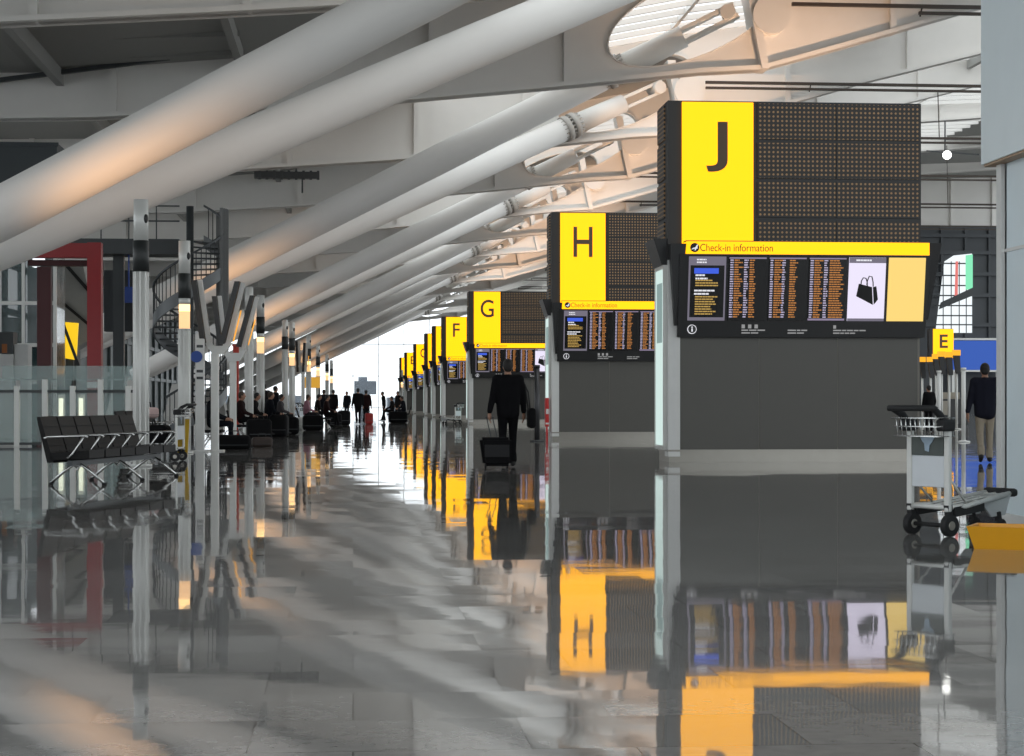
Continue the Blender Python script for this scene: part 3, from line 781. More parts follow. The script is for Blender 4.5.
def helix(dz, w, h):
    mm = MB(); N = 120
    pts = []
    for i in range(N + 1):
        tt = i / N * n; a = -2.2 + tt * 2 * PI * 1.55 / n; z = .18 + tt * top_ / n + dz
        pts.append((a, z))
    prev = None
    for a, z in pts:
        cur = [mm.bm.verts.new((rr * math.cos(a), rr * math.sin(a), zz)) for rr, zz in ((R - w / 2, z), (R + w / 2, z), (R + w / 2, z + h), (R - w / 2, z + h))]
        if prev:
            for e in range(4): mm._f([prev[e], prev[(e + 1) % 4], cur[(e + 1) % 4], cur[e]])
        prev = cur
    return mm
helix(1.02, .07, .07).build('handrail', M_DARK, r)
helix(-.35, .05, .42).build('stringer', mat('stringer_grey', srgb(104, 108, 110), .4), r)
m = MB()
for i in range(11):
    a = -.5 + i * .13; m.box((R * 1.02 * math.cos(a) - .05, R * 1.02 * math.sin(a) - .03, top_ - 3.6), (R * 1.02 * math.cos(a) + .05, R * 1.02 * math.sin(a) + .03, top_ + 1.0))
m.build('guard_slats', mat('slat_grey', srgb(110, 112, 112), .4), r)

# ================================================================== BENCHES
def bench(loc, rz, nseat, lab, mats=(M_SEAT, M_CHROME)):
    r = empty('bench_row', loc, rz, lab, 'bench', 'rows of black beam seats')
    P_ = .6
    m = MB(); m.box((0.02, -.03, .26), (P_ * nseat - .02, .04, .33)); m.build('beam', M_DARK, r)
    for i in range(nseat):
        x0 = i * P_ + .025; x1 = x0 + P_ - .05
        m = MB(); m.hexa([(x0, -.27, .33), (x1, -.27, .33), (x1, .27, .36), (x0, .27, .36), (x0, -.27, .43), (x1, -.27, .43), (x1, .27, .465), (x0, .27, .465)])
        for j in range(1, 4): m.box((x0, -.27 + j * .13, .455), (x1, -.265 + j * .13, .47))
        m.build('seat', mats[0], r)
        m = MB(); m.hexa([(x0, -.31, .30), (x1, -.31, .30), (x1, -.22, .30), (x0, -.22, .30), (x0, -.46, .90), (x1, -.46, .90), (x1, -.41, .91), (x0, -.41, .91)])
        for j in range(1, 4): m.box((x0, -.245 - j * .04, .40 + j * .125), (x1, -.235 - j * .04, .405 + j * .125))
        m.build('backrest', mats[0], r)
    for i in range(nseat + 1):
        x = i * P_
        m = MB(); m.tube([(x, -.3, .64), (x, .22, .66), (x, .25, .63)], .018, 8); m.tube([(x, .2, .65), (x, .05, .42), (x, -.02, .36)], .016, 8); m.tube([(x, -.3, .64), (x, -.34, .62)], .018, 8); m.build('armrest', mats[1], r)
    for x in ([.3] + ([P_ * nseat / 2] if nseat > 4 else []) + [P_ * nseat - .3]):
        m = MB()
        m.tube([(x, -.36, .03), (x, -.17, .19), (x, -.05, .27), (x, .05, .27), (x, .17, .19), (x, .36, .03)], .02, 8); m.tube([(x, 0, .24), (x, 0, .27)], .025, 8)
        m.tube([(x, -.05, .27), (x, 0, .2), (x, .05, .27)], .016, 8)
        lg = m.build('leg', mats[1], r)
        m = MB(); m.lathe([(.03, 0), (.035, .02), (.02, .035)], (x, -.37, 0), 10); m.lathe([(.03, 0), (.035, .02), (.02, .035)], (x, .37, 0), 10); m.build('foot_pad', M_RUBBER, lg)
    return r
pb = G(69, 486)
# local +Y (front) faces world +X : rotation about Z by -90 deg, plus the row's 13 deg
bench(pb, PI / 2 - math.radians(13) , 6, 'row of black slatted seats with chrome arms, nearest the camera at the left edge')
for o in list(bpy.data.objects):
    pass
pb2 = GD(134, 40)
bench(pb2, PI / 2 - math.radians(13), 4, 'short row of black seats behind the near lamp poles, beside the loaded luggage trolley')
# NB: benches face -Y locally after a quarter turn; mirrored below
for b in [o for o in bpy.data.objects if o.name.startswith('bench_row')]:
    b.scale = (1, -1, 1)

# ================================================================== LUGGAGE TROLLEYS
def trolley(loc, rz, lab, side=None, group='luggage trolleys', W=.30, K=.9):
    r = empty('luggage_trolley', loc, rz, lab, 'trolley', group)
    for s in (-1, 1):
        m = MB(); m.rbox((s * W - .028, -.022, .2), (s * W + .028, .022, .95), .012); m.build('post', M_ALU, r)
    m = MB(); m.rbox((-W + .03, -.015, .40), (W - .03, .012, .66), .006); pn = m.build('panel', mat('panel_white', srgb(206, 210, 214), .4), r)
    m = MB(); m.box((-W + .03, -.02, .66), (W - .03, .012, .82)); ad = m.build('advert', mat('advert_dark', srgb(58, 66, 62), .35, 0, .5, 9), r)
    m = MB(); m.prism([(-.075, .812), (-.05, .775), (-.03, .76), (-.022, .70), (.02, .69), (.028, .745), (.055, .77), (.08, .812)], -.026, -.021); m.build('advert_sky', mat('advert_sky', srgb(150, 168, 184), .4, 0, .3, 12), ad)
    # basket of thin wire
    m = MB()
    ys = (-.15, .06); zs = (.82, .90, .97)
    for z in zs: m.tube([(-W - .02, ys[1], z), (W + .02, ys[1], z), (W + .04, ys[0] - .02 * (z - .8) * 10, z), (-W - .04, ys[0] - .02 * (z - .8) * 10, z), (-W - .02, ys[1], z)], .006, 6)
    for i in range(9):
        x = -W + i * 2 * W / 8; m.tube([(x, ys[0] - .02, .97), (x, ys[0], .82), (x, ys[1], .82), (x, ys[1], .97)], .005, 6)
    m.build('wire_basket', M_CHROME, r)
    m = MB(); m.tube([(-W - .06, -.19, 1.04), (-W - .04, -.21, 1.05), (W + .04, -.21, 1.05), (W + .06, -.19, 1.04)], [.018, .026, .026, .018], 10)
    for s in (-1, 1): m.tube([(s * W, 0, .9), (s * W, -.1, 1.0), (s * (W + .02), -.2, 1.05)], [.03, .032, .024], 10); m.rbox((s * W - .045, -.1, .86), (s * W + .045, .05, .96), .02)
    m.build('handle', M_RUBBER, r)
    m = MB()
    for s in (-1, 1):
        m.tube([(s * W, 0, .24), (s * W, .2, .24), (s * W * .62, 1.0 * K, .33)], .022, 10)
        m.tube([(s * W, 0, .5), (s * W * .9, .25, .255)], .01, 8)
    for t_ in (.12, .3, .5, .7, .9):
        w = W + (W * .62 - W) * max(0, (t_ * 1.0 - .2) / .8); z = .24 + .09 * max(0, (t_ - .2) / .8); m.tube([(-w, t_ * K, z), (w, t_ * K, z)], .012, 8)
    m.tube([(-W, 0, .24), (W, 0, .24)], .022, 10)
    for x in (-.11, 0, .11): m.tube([(x, .02, .245), (x * .8, .95 * K, .33)], .009, 6)
    m.build('deck', M_ALU, r)
    m = MB(); m.rbox((-W * .8, .98 * K, .30), (W * .8, .98 * K + .08, .37), .025); m.build('bumper', M_RUBBER, r)
    for s in (-1, 1):
        m = MB(); m.prism([(.55 * K, .27), (.98 * K, .31), (.9 * K, .15), (.7 * K, .14)], s * W * .66 - .008, s * W * .66 + .008, axes='yz'); m.build('side_plate', mat('plate_grey', srgb(168, 172, 172), .4, .1), r)
    m = MB(); m.tube([(-W, .02, .09), (W, .02, .09)], .018, 8)
    for s in (-1, 1): m.bar((s * W, .02, .12), (s * W, .0, .26), .05, .05); m.bar((s * W, .05, .2), (s * W * .8, .45, .24), .06, .08)
    m.build('axle', M_RUBBER, r)
    for s in (-1, 1):
        m = MB(); m.wheel((s * (W + .0), .02, .09), .09, .055); w_ = m.build('wheel', M_RUBBER, r)
        m = MB(); m.wheel((s * (W + .0), .02, .09), .04, .062); m.build('hub', M_PLINTH, w_)
    for s in (-1, 1):
        m = MB(); m.wheel((s * .14, .84 * K, .06), .06, .035); m.bar((s * .14, .84 * K - .02, .07), (s * .14, .84 * K - .04, .18), .05, .03); m.build('caster', M_RUBBER, r)
    if side:
        m = MB(); m.hexa([(W + .03, -.06, .06), (W + .06, -.06, .06), (W + .06, .2, .06), (W + .03, .2, .06), (W + .03, -.1, .78), (W + .06, -.1, .78), (W + .06, .06, .78), (W + .03, .06, .78)]); m.build('side_board', side, r)
    return r
mid = GD(929, 15.66); rz = math.radians(-60)
trolley(mid, rz, 'empty luggage trolley with white panel and advert, standing alone at the right edge', group=None, W=.205, K=.85)
pt = G(180, 461)
trolley(pt, math.radians(82), 'luggage trolley loaded with bags beside the near lit lamp pole, yellow side board', side=mat('yellow_board', srgb(196, 158, 22), .5))
pt2 = G(458, 424)
trolley(pt2, math.radians(60), 'small distant luggage trolley parked between the F and G towers')
pt3 = G(302, 425)
trolley(pt3, math.radians(-70), 'distant luggage trolley among the seated travellers, under the orange sign')

def bag(name, loc, rz, size, m_, lab, cat='bag', soft=True):
    r = empty(name, loc, rz, lab, cat)
    w, dp, h = size
    m = MB(); m.rbox((-w / 2, -dp / 2, 0), (w / 2, dp / 2, h), min(w, dp, h) * .28, 4); m.build('body', m_, r)
    m = MB(); m.tube([(-w * .2, 0, h * .97), (-w * .15, 0, h + .09), (w * .15, 0, h + .09), (w * .2, 0, h * .97)], .012, 8); m.build('handle', M_RUBBER, r)
    m = MB(); m.box((-w * .42, -dp / 2 - .008, h * .3), (w * .42, -dp / 2 + .01, h * .33)); m.build('zip', M_DARK, r)
    return r
M_BAGB = mat('black_nylon', srgb(11, 11, 13), .8, spec=.15)
fw = Vector((-math.sin(math.radians(82)), math.cos(math.radians(82)), 0))
bp = pt + fw * .5
bag('holdall', (bp.x, bp.y, .335), math.radians(82), (.46, .6, .34), M_BAGB, 'black holdall lying on the luggage trolley beside the lit lamp pole')
bag('carrier_bag', (bp.x - .1, bp.y + .02, .80), math.radians(50), (.34, .28, .20), mat('pink_white_bag', srgb(196, 168, 164), .6), 'pale pink and white bag on top of the holdall on the loaded trolley')
p = G(232, 449.5)
bag('duffel_bag', p, .1, (.85, .4, .34), M_BAGB, 'black duffel bag on the floor in front of the seated traveller')
p = G(262, 447)
bag('suitcase_flat', p, .1, (.5, .4, .24), mat('brown_case', srgb(52, 40, 34), .6), 'low dark brown case on the floor right of the black duffel bag', 'suitcase')

# ================================================================== PEOPLE
def person(loc, rz, pose, lab, col, height=1.75, vox=.016, hair=(24, 20, 18), skin=(150, 110, 88), lean=0., lift=(0, 0), group=None, jacket=True):
    """one continuous body (remeshed), jacket and hair as children; faces local +Y"""
    sk = mat('skin_%d_%d_%d' % skin, srgb(*skin), .55); jm = mat('cloth_%d_%d_%d' % col[0], srgb(*col[0]), .85, spec=.15); tm = mat('cloth_%d_%d_%d' % col[1], srgb(*col[1]), .85, spec=.15); sm = M_RUBBER
    hm = mat('hair_%d_%d_%d' % hair, srgb(*hair), .7)
    k = height / 1.75
    V = lambda x, y, z: Vector((x, y, z))
    C = []          # (p0, r0, p1, r1, matindex)
    J = []
    sit = pose == 'sit'
    hipz = .93 if not sit else .605
    base = V(0, 0, hipz)
    def up(x, y, z):      # point on the upper body, z from hip, leaned forward
        c, s_ = math.cos(lean), math.sin(lean); return base + V(x, y * c + z * s_, z * c - y * s_)
    for s in (-1, 1):
        hip = base + V(s * .085, 0, 0)
        if sit: kn = base + V(s * .13, .44, .0); an = base + V(s * .13, .46 + .06 * s, -.46)
        elif pose == 'walk': kn = base + V(s * .085, .10 if s > 0 else .02, -.43); an = base + V(s * .085, .10 if s > 0 else -.26, -.84 if s > 0 else -.78)
        else: kn = base + V(s * .1, .02, -.43); an = base + V(s * .11, 0, -.845)
        C.append((hip, .098, kn, .062, 1)); C.append((kn, .064, an, .045, 1)); C.append((an + V(0, 0, .12), .062, an + V(0, 0, .03), .066, 1))
        toe = an + V(s * .02, .17, -.045)
        if pose == 'walk' and s < 0: toe = an + V(0, .14, -.10)
        C.append((an + V(0, -.04, -.03), .045, toe, .036, 2))
        # torso halves
        C.append((base + V(s * .065, 0, 0), .115, up(s * .075, .0, .22), .105, 1 if 0 else 0)); C.append((up(s * .075, 0, .22), .105, up(s * .095, 0, .43), .112, 0)); C.append((up(s * .08, 0, .45), .10, up(s * .165, -.01, .475), .075, 0))
        J.append((base + V(0, -.01, -.05 if not sit else .02), .115, up(0, -.02, .25), .12)); J.append((up(0, -.02, .25), .12, up(0, -.015, .45), .115)); J.append((base + V(s * .066, 0, -.07 if not sit else .02), .118 if not sit else .11, up(s * .08, 0, .22), .118)); J.append((up(s * .08, 0, .22), .118, up(s * .095, 0, .43), .125)); J.append((up(s * .06, 0, .47), .09, up(s * .175, -.01, .475), .088))
        sh = up(s * .185, -.01, .465)
        if sit: el = up(s * .25, .10, .20); wr = base + V(s * .14, .34, .12); fd = V(-.1 * s, .9, -.25)
        elif pose == 'walk': el = up(s * .245, -.02 if s < 0 else .03, .20); wr = up(s * (.30 if s < 0 else .26), -.08 if s < 0 else .10, -.05); fd = V(0, .1, -1)
        else: el = up(s * .25, -.02, .20); wr = up(s * .24, .06, -.04); fd = V(0, .15, -1)
        fd.normalize()
        C.append((sh, .06, el, .045, 0)); C.append((el, .045, wr, .033, 0)); J.append((sh, .075, el, .058)); J.append((el, .058, wr.lerp(el, .08), .046))
        pm = wr + fd * .085; side = fd.cross(V(1, 0, 0)).normalized() if abs(fd.x) < .9 else V(0, 0, 1)
        C.append((wr, .028, pm, .034, 3)); C.append((wr + fd * .03 + side * .015, .024, pm + side * .022, .02, 3)); C.append((wr + fd * .03 - side * .015, .024, pm - side * .022, .02, 3))
        for j, ln in enumerate((.062, .078, .072, .055)):
            o_ = pm + side * (.030 - .02 * j) + fd * .01; mid_ = o_ + fd * ln * .55 + V(-.006 * s, 0, 0); C.append((o_, .0105, mid_, .0098, 3)); C.append((mid_, .0098, mid_ + fd * ln * .5 + V(-.02 * s, 0, 0), .0088, 3))
        th = wr + fd * .03 + side * .035; C.append((th, .014, th + fd * .045 + side * .025, .011, 3)); C.append((th + fd * .045 + side * .025, .011, th + fd * .08 + side * .03, .0095, 3))
    C.append((up(0, -.01, .46), .062, up(0, .015, .58), .056, 3))
    hc_ = up(0, .03, .685)
    E = [(hc_, (.076, .097, .112), 3), (hc_ + V(0, .03, -.065), (.055, .062, .058), 3), (hc_ + V(0, .102, -.015), (.014, .022, .026), 3), (hc_ + V(0, .085, -.058), (.024, .012, .010), 3)]
    for s in (-1, 1):
        E.append((hc_ + V(s * .077, .0, -.01), (.010, .020, .032), 3)); E.append((hc_ + V(s * .030, .088, .012), (.013, .009, .009), 3))
    def cone(mb, p0, r0, p1, r1):
        v_ = p1 - p0; mb.tube([p0 + v_ * 0, p0 + v_ * .5, p1], [r0, (r0 + r1) / 2, r1], 12); mb.ell(p0, (r0,) * 3, 12); mb.ell(p1, (r1,) * 3, 12)
    def fuse(mb, name, mats, parent, voxel, zones=None):
        o = mb.build(name, mats, parent)
        md = o.modifiers.new('r', 'REMESH'); md.mode = 'VOXEL'; md.voxel_size = voxel; md.use_smooth_shade = True
        sm_ = o.modifiers.new('s', 'SMOOTH'); sm_.factor = .5; sm_.iterations = 3
        dg = bpy.context.evaluated_depsgraph_get(); me = bpy.data.meshes.new_from_object(o.evaluated_get(dg)); old = o.data; o.modifiers.clear(); o.data = me; bpy.data.meshes.remove(old)
        me.materials.clear()
        for m__ in (mats if isinstance(mats, list) else [mats]): me.materials.append(m__)
        if zones:
            n_ = len(me.polygons); ce = np.empty(n_ * 3); me.polygons.foreach_get('center', ce); ce = ce.reshape(-1, 3)
            best = np.full(n_, 1e9); idx = np.zeros(n_, dtype=np.int32)
            for p0, r0, p1, r1, mi in zones[0]:
                a_ = np.array(p0); d_ = np.array(p1) - a_; L2 = max(d_.dot(d_), 1e-9); t_ = np.clip((ce - a_) @ d_ / L2, 0, 1)
                ds = np.linalg.norm(ce - (a_ + t_[:, None] * d_), axis=1) - (r0 + (r1 - r0) * t_)
                u_ = ds < best; best[u_] = ds[u_]; idx[u_] = mi
            for c_, r_, mi in zones[1]:
                ds = (np.linalg.norm((ce - np.array(c_)) / np.array(r_), axis=1) - 1) * min(r_); u_ = ds < best; best[u_] = ds[u_]; idx[u_] = mi
            me.polygons.foreach_set('material_index', idx)
        me.polygons.foreach_set('use_smooth', [True] * len(me.polygons))
        o.scale = (k, k, k)
        return o
    r = empty('person', loc, rz, lab, 'person', group)
    mb = MB()
    for c in C: cone(mb, *c[:4])
    for c, rr, mi in E: mb.ell(c, rr, 14)
    fuse(mb, 'body', [jm, tm, sm, sk], r, vox, (C, E))
    if jacket:
        mb = MB()
        for c in J: cone(mb, *c)
        fuse(mb, 'jacket', jm, r, max(vox, .016))
    mb = MB(); mb.ell(hc_ + V(0, -.014, .022), (.086, .100, .106), 14); mb.ell(hc_ + V(0, -.05, -.02), (.072, .06, .075), 12)
    hh_ = fuse(mb, 'hair', hm, r, max(vox * .8, .012))
    # keep the face clear: push the front of the hair back
    for v_ in hh_.data.vertices:
        f_ = v_.co - hc_
        if f_.y > .045 and f_.z < .06: v_.co.y = hc_.y + .045
    return r

SUIT = ((9, 9, 12), (9, 9, 12))
pm_ = G(508, 467.5)
person(pm_, -.02, 'walk', 'man in black suit walking away down the hall, pulling a wheeled suitcase', SUIT, 1.84, .011)
# wheeled suitcase behind him
ps = G(496.5, 469)
sc = empty('wheeled_suitcase', ps, 0, 'black wheeled suitcase pulled along by the man in the black suit', 'suitcase')
m = MB(); m.hexa([(-.22, -.14, .05), (.24, -.14, .05), (.24, .12, .05), (-.22, .12, .05), (-.28, -.06, .52), (.25, -.06, .52), (.25, .2, .52), (-.28, .2, .52)])
bmesh.ops.bevel(m.bm, geom=m.bm.edges[:], offset=.05, segments=3, affect='EDGES'); m.build('shell', M_BAGB, sc)
m = MB(); m.box((-.2, -.15, .2), (.2, -.115, .4)); m.build('front_pocket', mat('pocket_black', srgb(24, 24, 26), .8), sc)
for s in (-1, 1):
    m = MB(); m.wheel((s * .18, .02, .045), .045, .03); m.build('wheel', M_RUBBER, sc)
hand = (pm_ + Vector((-.315, -.06, .84))) - ps
m = MB()
for s in (-.05, .05): m.tube([(-.03 + s, .12, .5), (hand.x + s, hand.y, hand.z)], .009, 8)
m.tube([(hand.x - .07, hand.y, hand.z), (hand.x + .07, hand.y, hand.z)], .015, 8); m.build('telescopic_handle', M_DARK, sc)
# bag on his right side
sb = empty('shoulder_bag', pm_ + Vector((.36, .02, .66)), 0, 'black shoulder bag hanging at the right hip of the man in the black suit', 'bag')
m = MB(); m.rbox((-.03, -.2, 0), (.1, .2, .34), .05, 3); m.build('body', M_BAGB, sb)
m = MB(); m.tube([(0, -.17, .3), (-.03, -.14, .6), (-.12, -.03, .83), (-.05, .08, .62), (.0, .17, .3)], .014, 8); m.build('strap', M_RUBBER, sb)

p = G(985, 463)
person(p, -.25, 'walk', 'man in navy jacket and khaki trousers walking away at the right, beyond the trolley', ((26, 27, 38), (150, 140, 124)), 1.82, .013)

# seated travellers and others down the left side
CR = 'travellers waiting down the left side'
dk1 = ((13, 15, 22), (15, 17, 26)); dk2 = ((18, 14, 14), (13, 13, 15)); dk3 = ((30, 14, 14), (12, 12, 14)); gr = ((70, 66, 68), (30, 30, 34)); pk = ((150, 108, 120), (30, 28, 32)); wh = ((170, 168, 164), (28, 28, 32))
def at(px, d): return GD(px, d)
def seat_for(loc, rz, lab):
    r = empty('stool_seat', loc, rz, lab, 'seat', 'single black seats under the travellers')
    m = MB(); m.rbox((-.27, -.28, .38), (.27, .26, .45), .03); m.build('seat', M_SEAT, r)
    m = MB(); m.hexa([(-.27, -.30, .42), (.27, -.30, .42), (.27, -.24, .42), (-.27, -.24, .42), (-.27, -.42, .86), (.27, -.42, .86), (.27, -.37, .86), (-.27, -.37, .86)]); m.build('backrest', M_SEAT, r)
    for s in (-1, 1):
        m = MB(); m.tube([(s * .22, -.26, 0), (s * .22, -.05, .3), (s * .22, .2, .0)], .02, 8); m.bar((s * .22, -.2, .39), (s * .22, .2, .39), .03, .03); m.tube([(s * .22, -.05, .3), (s * .22, -.05, .4)], .02, 8); m.build('leg', M_CHROME, r)
    return r
PPL = [
 ('sit', 212, 44.5, -PI / 2 - .1, dk1, 'traveller in dark navy slouching beside the near lit lamp pole', .02),
 ('sit', 241, 54.5, -PI / 2, dk3, 'seated traveller in dark maroon, just right of the orange-red post', .0),
 ('sit', 252, 59.5, -PI / 2, dk2, 'seated traveller in brown-black beneath the unlit pole', .2),
 ('stand', 264, 66, .6, dk2, 'standing traveller in brown-black just right of the second lit lamp pole', .0),
 ('sit', 268, 61, -PI / 2 + .3, dk1, 'seated traveller in dark navy right of the second lit lamp pole', .1),
 ('sit', 280, 68, -PI / 2, gr, 'seated traveller in a grey top left of the distant trolley', .05),
 ('stand', 275, 74, -1.0, dk1, 'standing traveller in dark navy behind the grey-topped seated traveller', .0),
 ('sit', 306, 78, -PI / 2, pk, 'seated traveller in a pink top below the orange sign', .1),
 ('stand', 292, 84, -1.2, wh, 'standing traveller in a pale shirt behind the distant trolley', .0),
 ('sit', 317, 83, -PI / 2, dk2, 'seated traveller in brown-black right of the pink-topped traveller', .1),
 ('stand', 324, 92, .4, dk1, 'standing traveller in dark navy right of the orange sign', .0),
 ('sit', 326, 80, -PI / 2, dk3, 'seated traveller in maroon at the aisle end of the left-hand seats', .05),
 ('stand', 333, 98, -.4, dk2, 'standing dark figure against the left edge of the bright end window', .05),
 ('stand', 347, 118, 2.5, dk1, 'slim standing figure in front of the bright end window', .0),
 ('walk', 358, 94, .1, SUIT, 'dark walker in the middle of the hall, left one of the close pair', .0),
 ('walk', 366, 96, -.1, dk3, 'dark walker with a red bag, right one of the close pair mid-hall', .0),
 ('stand', 384, 112, PI / 2, SUIT, 'standing dark figure left of the far yellow towers, nearest the aisle', .1),
 ('sit', 392, 104, PI / 2, dk2, 'seated dark figure under the far yellow towers, middle of the group', .0),
 ('stand', 398, 116, 2.2, dk2, 'standing dark figure second from the tower posts under the far yellow towers', .0),
 ('sit', 404, 108, PI / 2, dk1, 'seated dark figure closest to the far yellow tower posts', .15),
]
for i, (po, px, d_, rz, col, lab, ln) in enumerate(PPL):
    loc = at(px, d_)
    person(loc, rz, po, lab, col, 1.72 + .02 * (i % 5), .018 if d_ < 50 else .028, lean=ln, group=CR, hair=((24, 20, 18), (50, 36, 26), (30, 30, 32))[i % 3])
    if po == 'sit':
        seat_for(loc, rz, 'black seat under the ' + lab.replace(',', ''))
rb = at(369, 94.5)
bag('red_bag', rb, .2, (.4, .3, .55), mat('red_nylon', srgb(150, 26, 22), .6), 'red bag beside the dark walkers in the middle of the hall')
p = at(259, 53.5); bag('luggage_pile_case', p, .2, (.7, .4, .62), M_BAGB, 'big black case in front of the maroon seated traveller', 'suitcase')
p = at(279, 60); bag('upright_case', p, -.2, (.6, .4, .7), mat('charcoal_case', srgb(18, 18, 20), .7, spec=.15), 'charcoal upright case right of the second lit lamp pole', 'suitcase')
p = at(297, 75); bag('white_box_bag', p, .1, (.55, .4, .5), mat('pale_box', srgb(170, 170, 166), .6), 'pale grey box bag on the floor under the distant trolley handle')
p = at(344, 90); bag('dark_case', p, .1, (.6, .45, .7), M_BAGB, 'black upright case in the aisle left of the close pair of walkers', 'suitcase')
p = at(290, 64); bag('black_rucksack', p, .1, (.6, .45, .6), M_BAGB, 'black rucksack on the floor left of the distant trolley')
p = at(313, 73); bag('travel_chest', p, .1, (.8, .45, .6), M_BAGB, 'wide black trunk on the floor right of the distant trolley', 'suitcase')
p = at(335, 84); bag('black_tote', p, .1, (.6, .45, .6), M_BAGB, 'black tote on the floor by the maroon traveller at the aisle end')
p = at(398, 100); bag('black_bundle', p, .1, (1.0, .5, .6), M_BAGB, 'black baggage in front of the seated figures under the far yellow towers')

# orange hanging sign over the seats
p = at(311, 101); k = 101 / FPX
r = empty('orange_sign', p, 0, 'orange-yellow rectangular sign on two posts beneath the fourth lit lamp', 'sign')
m = MB(); m.box((-9 * k, 0, H + 14 * k), (9 * k, .12, H + 25 * k)); m.build('board', mat('orange_board', (.02, .02, .02, 1), .5, 0, 0, emit=1, ecol=(.62, .32, .03, 1)), r)
m = MB(); m.box((-9 * k, .13, 0), (-9 * k + .08, .2, H + 25 * k)); m.box((9 * k - .08, .13, 0), (9 * k, .2, H + 25 * k)); m.build('post', M_DARK, r)

# ================================================================== STANCHION + EXTINGUISHER
p = G(537, 441.5)
r = empty('barrier_post', p, 0, 'tall thin dark post on a round base, right of the man pulling the suitcase', 'post')
m = MB(); m.lathe([(.2, 0), (.2, .025), (.16, .04), (.05, .05)], (0, 0, 0), 24); m.build('base', M_DARK, r)
m = MB(); m.tube([(0, 0, .04), (0, 0, 2.05)], .075, 14); m.build('tube', mat('post_graphite', srgb(64, 64, 66), .35, .4), r)
m = MB(); m.tube([(0, 0, 2.05), (0, 0, 2.13)], .085, 14); m.build('cap', M_BLACK, r)

hx = TX; hy = ydist[1]
r = empty('fire_extinguisher_box', (hx - .125, hy + .06, 0), 0, 'red fire extinguisher cabinet at the foot of the H tower', 'extinguisher')
m = MB(); m.rbox((-.06, -.1, .38), (.05, .1, 1.22), .02); m.box((-.03, -.08, 0), (.02, .08, .38)); m.build('cabinet', mat('extinguisher_red', srgb(190, 36, 34), .4), r)
m = MB(); m.box((-.04, -.108, .75), (.04, -.1, .9)); m.box((-.05, -.108, .45), (.05, -.1, .5)); m.build('label_plate', M_POSTW, r)

# ================================================================== RIGHT SIDE
# glazed enclosure close on the right, its long side running down the hall
pc = P(981, 165, 17.4); xc = pc.x; zc = pc.z; yc = pc.y
r = empty('glazed_enclosure', (xc, yc, 0), 0, 'pale blue-grey panelled enclosure at the right edge with overhanging top', 'enclosure')
m = MB(); m.box((0, -8, zc), (4, 0, 9)); m.build('upper_fascia', M_FROST, r)
xo = PY(1001, 300, yc - .15).x - xc
m = MB(); m.box((xo, -8, 0.0), (xo + .12, -.2, zc)); m.box((xo, -.3, 0), (4, -.2, zc)); m.build('glass_wall', mat('pale_glass_panel', srgb(218, 231, 236), .3, 0, .05, 2), r)
m = MB(); m.box((xo - .04, -.26, 0), (xo + .0, -.14, zc - .02)); m.box((xo - .012, -8, 2.45), (xo, -.2, 2.48)); m.box((xo - .03, -8, 0), (xo, -.2, .1)); m.build('edge_trim', M_POSTW, r)
m = MB(); m.box((.02, -8, zc - .02), (xo + .3, -.02, zc)); m.build('soffit', mat('soffit_orange_lit', srgb(170, 140, 112), .5), r)  # tan colour paints orange light onto the soffit

# yellow tray on the floor
pa = G(972, 549); pb_ = G(1024, 558)
r = empty('yellow_tray', pa, 0, 'open yellow plastic tray on the floor in front of the luggage trolley', 'tray')
ln = .62; v = Vector((1, -.55, 0)).normalized(); n_ = Vector((-v.y, v.x, 0)); hgt = .17
m = MB()
def tp(a_, b_, z): q_ = v * a_ + n_ * b_; return (q_.x, q_.y, z)
o4 = [(-.02, 0), (ln, 0), (ln, .42), (-.02, .42)]; 
def wall_(a_, b_):
    (a0, b0), (a1, b1) = a_, b_
    cx, cy = ln / 2, .21
    def sc_(p_, s): return (cx + (p_[0] - cx) * s, cy + (p_[1] - cy) * s)
    lo0, lo1, hi0, hi1 = sc_(a_, .9), sc_(b_, .9), sc_(a_, 1.06), sc_(b_, 1.06)
    li0, li1, hj0, hj1 = sc_(a_, .86), sc_(b_, .86), sc_(a_, 1.02), sc_(b_, 1.02)
    m.hexa([tp(*lo0, 0), tp(*lo1, 0), tp(*li1, 0), tp(*li0, 0), tp(*hi0, hgt), tp(*hi1, hgt), tp(*hj1, hgt), tp(*hj0, hgt)])
for i in range(4): wall_(o4[i], o4[(i + 1) % 4])
m.hexa([tp(.04, .03, .0), tp(ln - .05, .03, .0), tp(ln - .05, .39, .0), tp(.04, .39, .0), tp(.04, .03, .02), tp(ln - .05, .03, .02), tp(ln - .05, .39, .02), tp(.04, .39, .02)])
m.build('tray', mat('yellow_plastic', srgb(214, 150, 18), .4), r)

# queue sign stands by the desks
for i, (px, py, d_) in enumerate(((922.5, 357, 84), (931, 357, 86), (936.5, 354, 83), (942, 351.5, 80), (949.5, 352, 78), (957, 350, 76))):
    p = GD(px, d_); k = d_ / FPX; zt = H + (HOR - py) * k
    r = empty('queue_sign', p, 0, '%s black-headed queue sign with yellow top, counted from the J tower rightwards' % STRUT_NAMES[i], 'sign', 'yellow topped queue signs')
    m = MB(); m.tube([(0, .05, 0), (0, .05, zt - .75)], .05, 10); m.lathe([(.2, 0), (.2, .03), (.06, .05)], (0, .05, 0), 16); m.build('pole', M_ALU, r)
    m = MB(); m.hexa([(-.04, -.06, zt - .95), (.14, -.06, zt - .95), (.14, .1, zt - .95), (-.04, .1, zt - .95), (-.15, -.1, zt - .2), (.09, -.1, zt - .2), (.09, .1, zt - .2), (-.15, .1, zt - .2)]); m.build('head', M_BLACK, r)
    m = MB(); m.box((-.17, -.12, zt - .22), (.11, .12, zt)); m.build('yellow_cap', emitter('cap_yellow', 1.1, .5, .02), r)
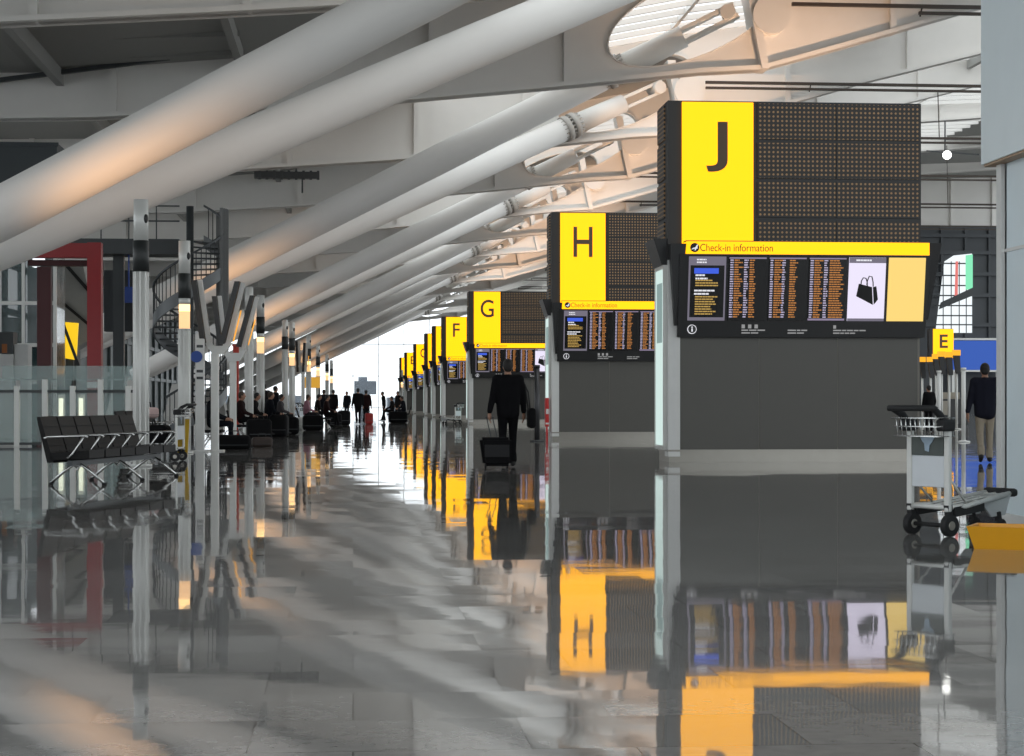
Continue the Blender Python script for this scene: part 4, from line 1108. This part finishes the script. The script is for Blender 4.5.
for px, d_, lab in ((939, 57, 'tall slim white post behind the trolley, left of the pair'), (963.5, 52, 'tall slim white post behind the trolley, right of the pair')):
    p = GD(px, d_); m = MB(); m.tube([(0, 0, 0), (0, 0, 1.98)], .06, 12); m.lathe([(.18, 0), (.18, .03), (.07, .05)], (0, 0, 0), 16); m.tube([(0, 0, 1.98), (0, 0, 2.04)], .075, 12)
    o = m.build('white_post', M_POSTW); o.location = p; tag(o, lab, 'post')
p = GD(918, 88); k = 88 / FPX
r = empty('check_in_desk', p, 0, 'dark check-in desk with pale front notice, beneath the queue signs', 'desk')
m = MB(); m.rbox((0, 0, .05), (52 * k, .9, 1.25), .03); m.box((.05, .05, 0), (52 * k - .05, .85, .06)); m.build('counter', M_BLACK, r)
m = MB(); m.box((20 * k, -.04, .5), (30 * k, 0, 1.15)); m.build('notice', mat('notice_grey', srgb(150, 144, 132), .6), r)
m = MB(); m.box((22 * k, .2, 1.25), (44 * k, .6, 1.55)); m.build('monitor_bank', mat('beige', srgb(150, 142, 128), .6), r)
person(GD(929, 70), .3, 'stand', 'dark figure queueing just right of the J tower', SUIT, 1.74, .028)

# small track lamp that catches the eye
p = P(947, 155, 120)
r = empty('track_spotlight', p, 0, 'tiny bright spotlight under the roof right of the J tower', 'light')
m = MB(); m.ell((0, 0, 0), (.28, .28, .28), 14); m.build('lens', emitter('spot_lens', 4, 4, 3.8), r)
m = MB(); m.tube([(0, .2, 0), (0, .5, .1)], .24, 12); m.tube([(0, .4, 0), (0, .4, 2.2)], .05, 8); m.bar((-1.2, .4, .3), (2.2, .4, .1), .08, .08); m.build('bracket', M_DARK, r)

# cable tray under a beam on the left
p = PY(296, 174, 92)
m = MB(); m.box((-2, 0, -.2), (1.1, .5, .12))
for x in np.arange(-1.8, 1.1, .35): m.box((x, -.06, -.28), (x + .12, 0, .16))
m.bar((0, .2, 0), (0, .2, 1.2), .06, .06); m.tube([(.3, .1, -.2), (.3, .1, -.9)], .04, 8)
o = m.build('hanging_tray', M_DARK); o.location = p; tag(o, 'short dark tray hung under the pale roof beam above the spiral staircase', 'tray')

# ================================================================== LIGHT
wd = bpy.data.worlds.new('world'); S.world = wd; wd.use_nodes = True
bgn = wd.node_tree.nodes['Background']; bgn.inputs[0].default_value = (.90, .96, 1.0, 1); bgn.inputs[1].default_value = 1.9

def spot(name, loc, target, energy, col, size=60, blend=.7, radius=.3):
    l = bpy.data.lights.new(name, 'SPOT'); l.energy = energy; l.color = col; l.spot_size = math.radians(size); l.spot_blend = blend; l.shadow_soft_size = radius
    o = bpy.data.objects.new(name, l); COL.objects.link(o); o.location = loc
    o.rotation_euler = (Vector(target) - Vector(loc)).to_track_quat('-Z', 'Y').to_euler(); return o
WARM = (1.0, .55, .26)
for k in range(7):
    yb = 46 + 36 * k
    # uplights that graze the struts near their feet
    spot('strut_uplight', (-5.5, yb - 6, 3.6), (-4.6, yb - 2.2, 7.2), 430, WARM, 95, 1)
for y in RY[1:10]:
    spot('node_uplight', (node.x + 3.5, y - 6.5, 8.0), (node.x + 1.5, y, 15.2), 3600, (1.0, .60, .35), 75, 1)
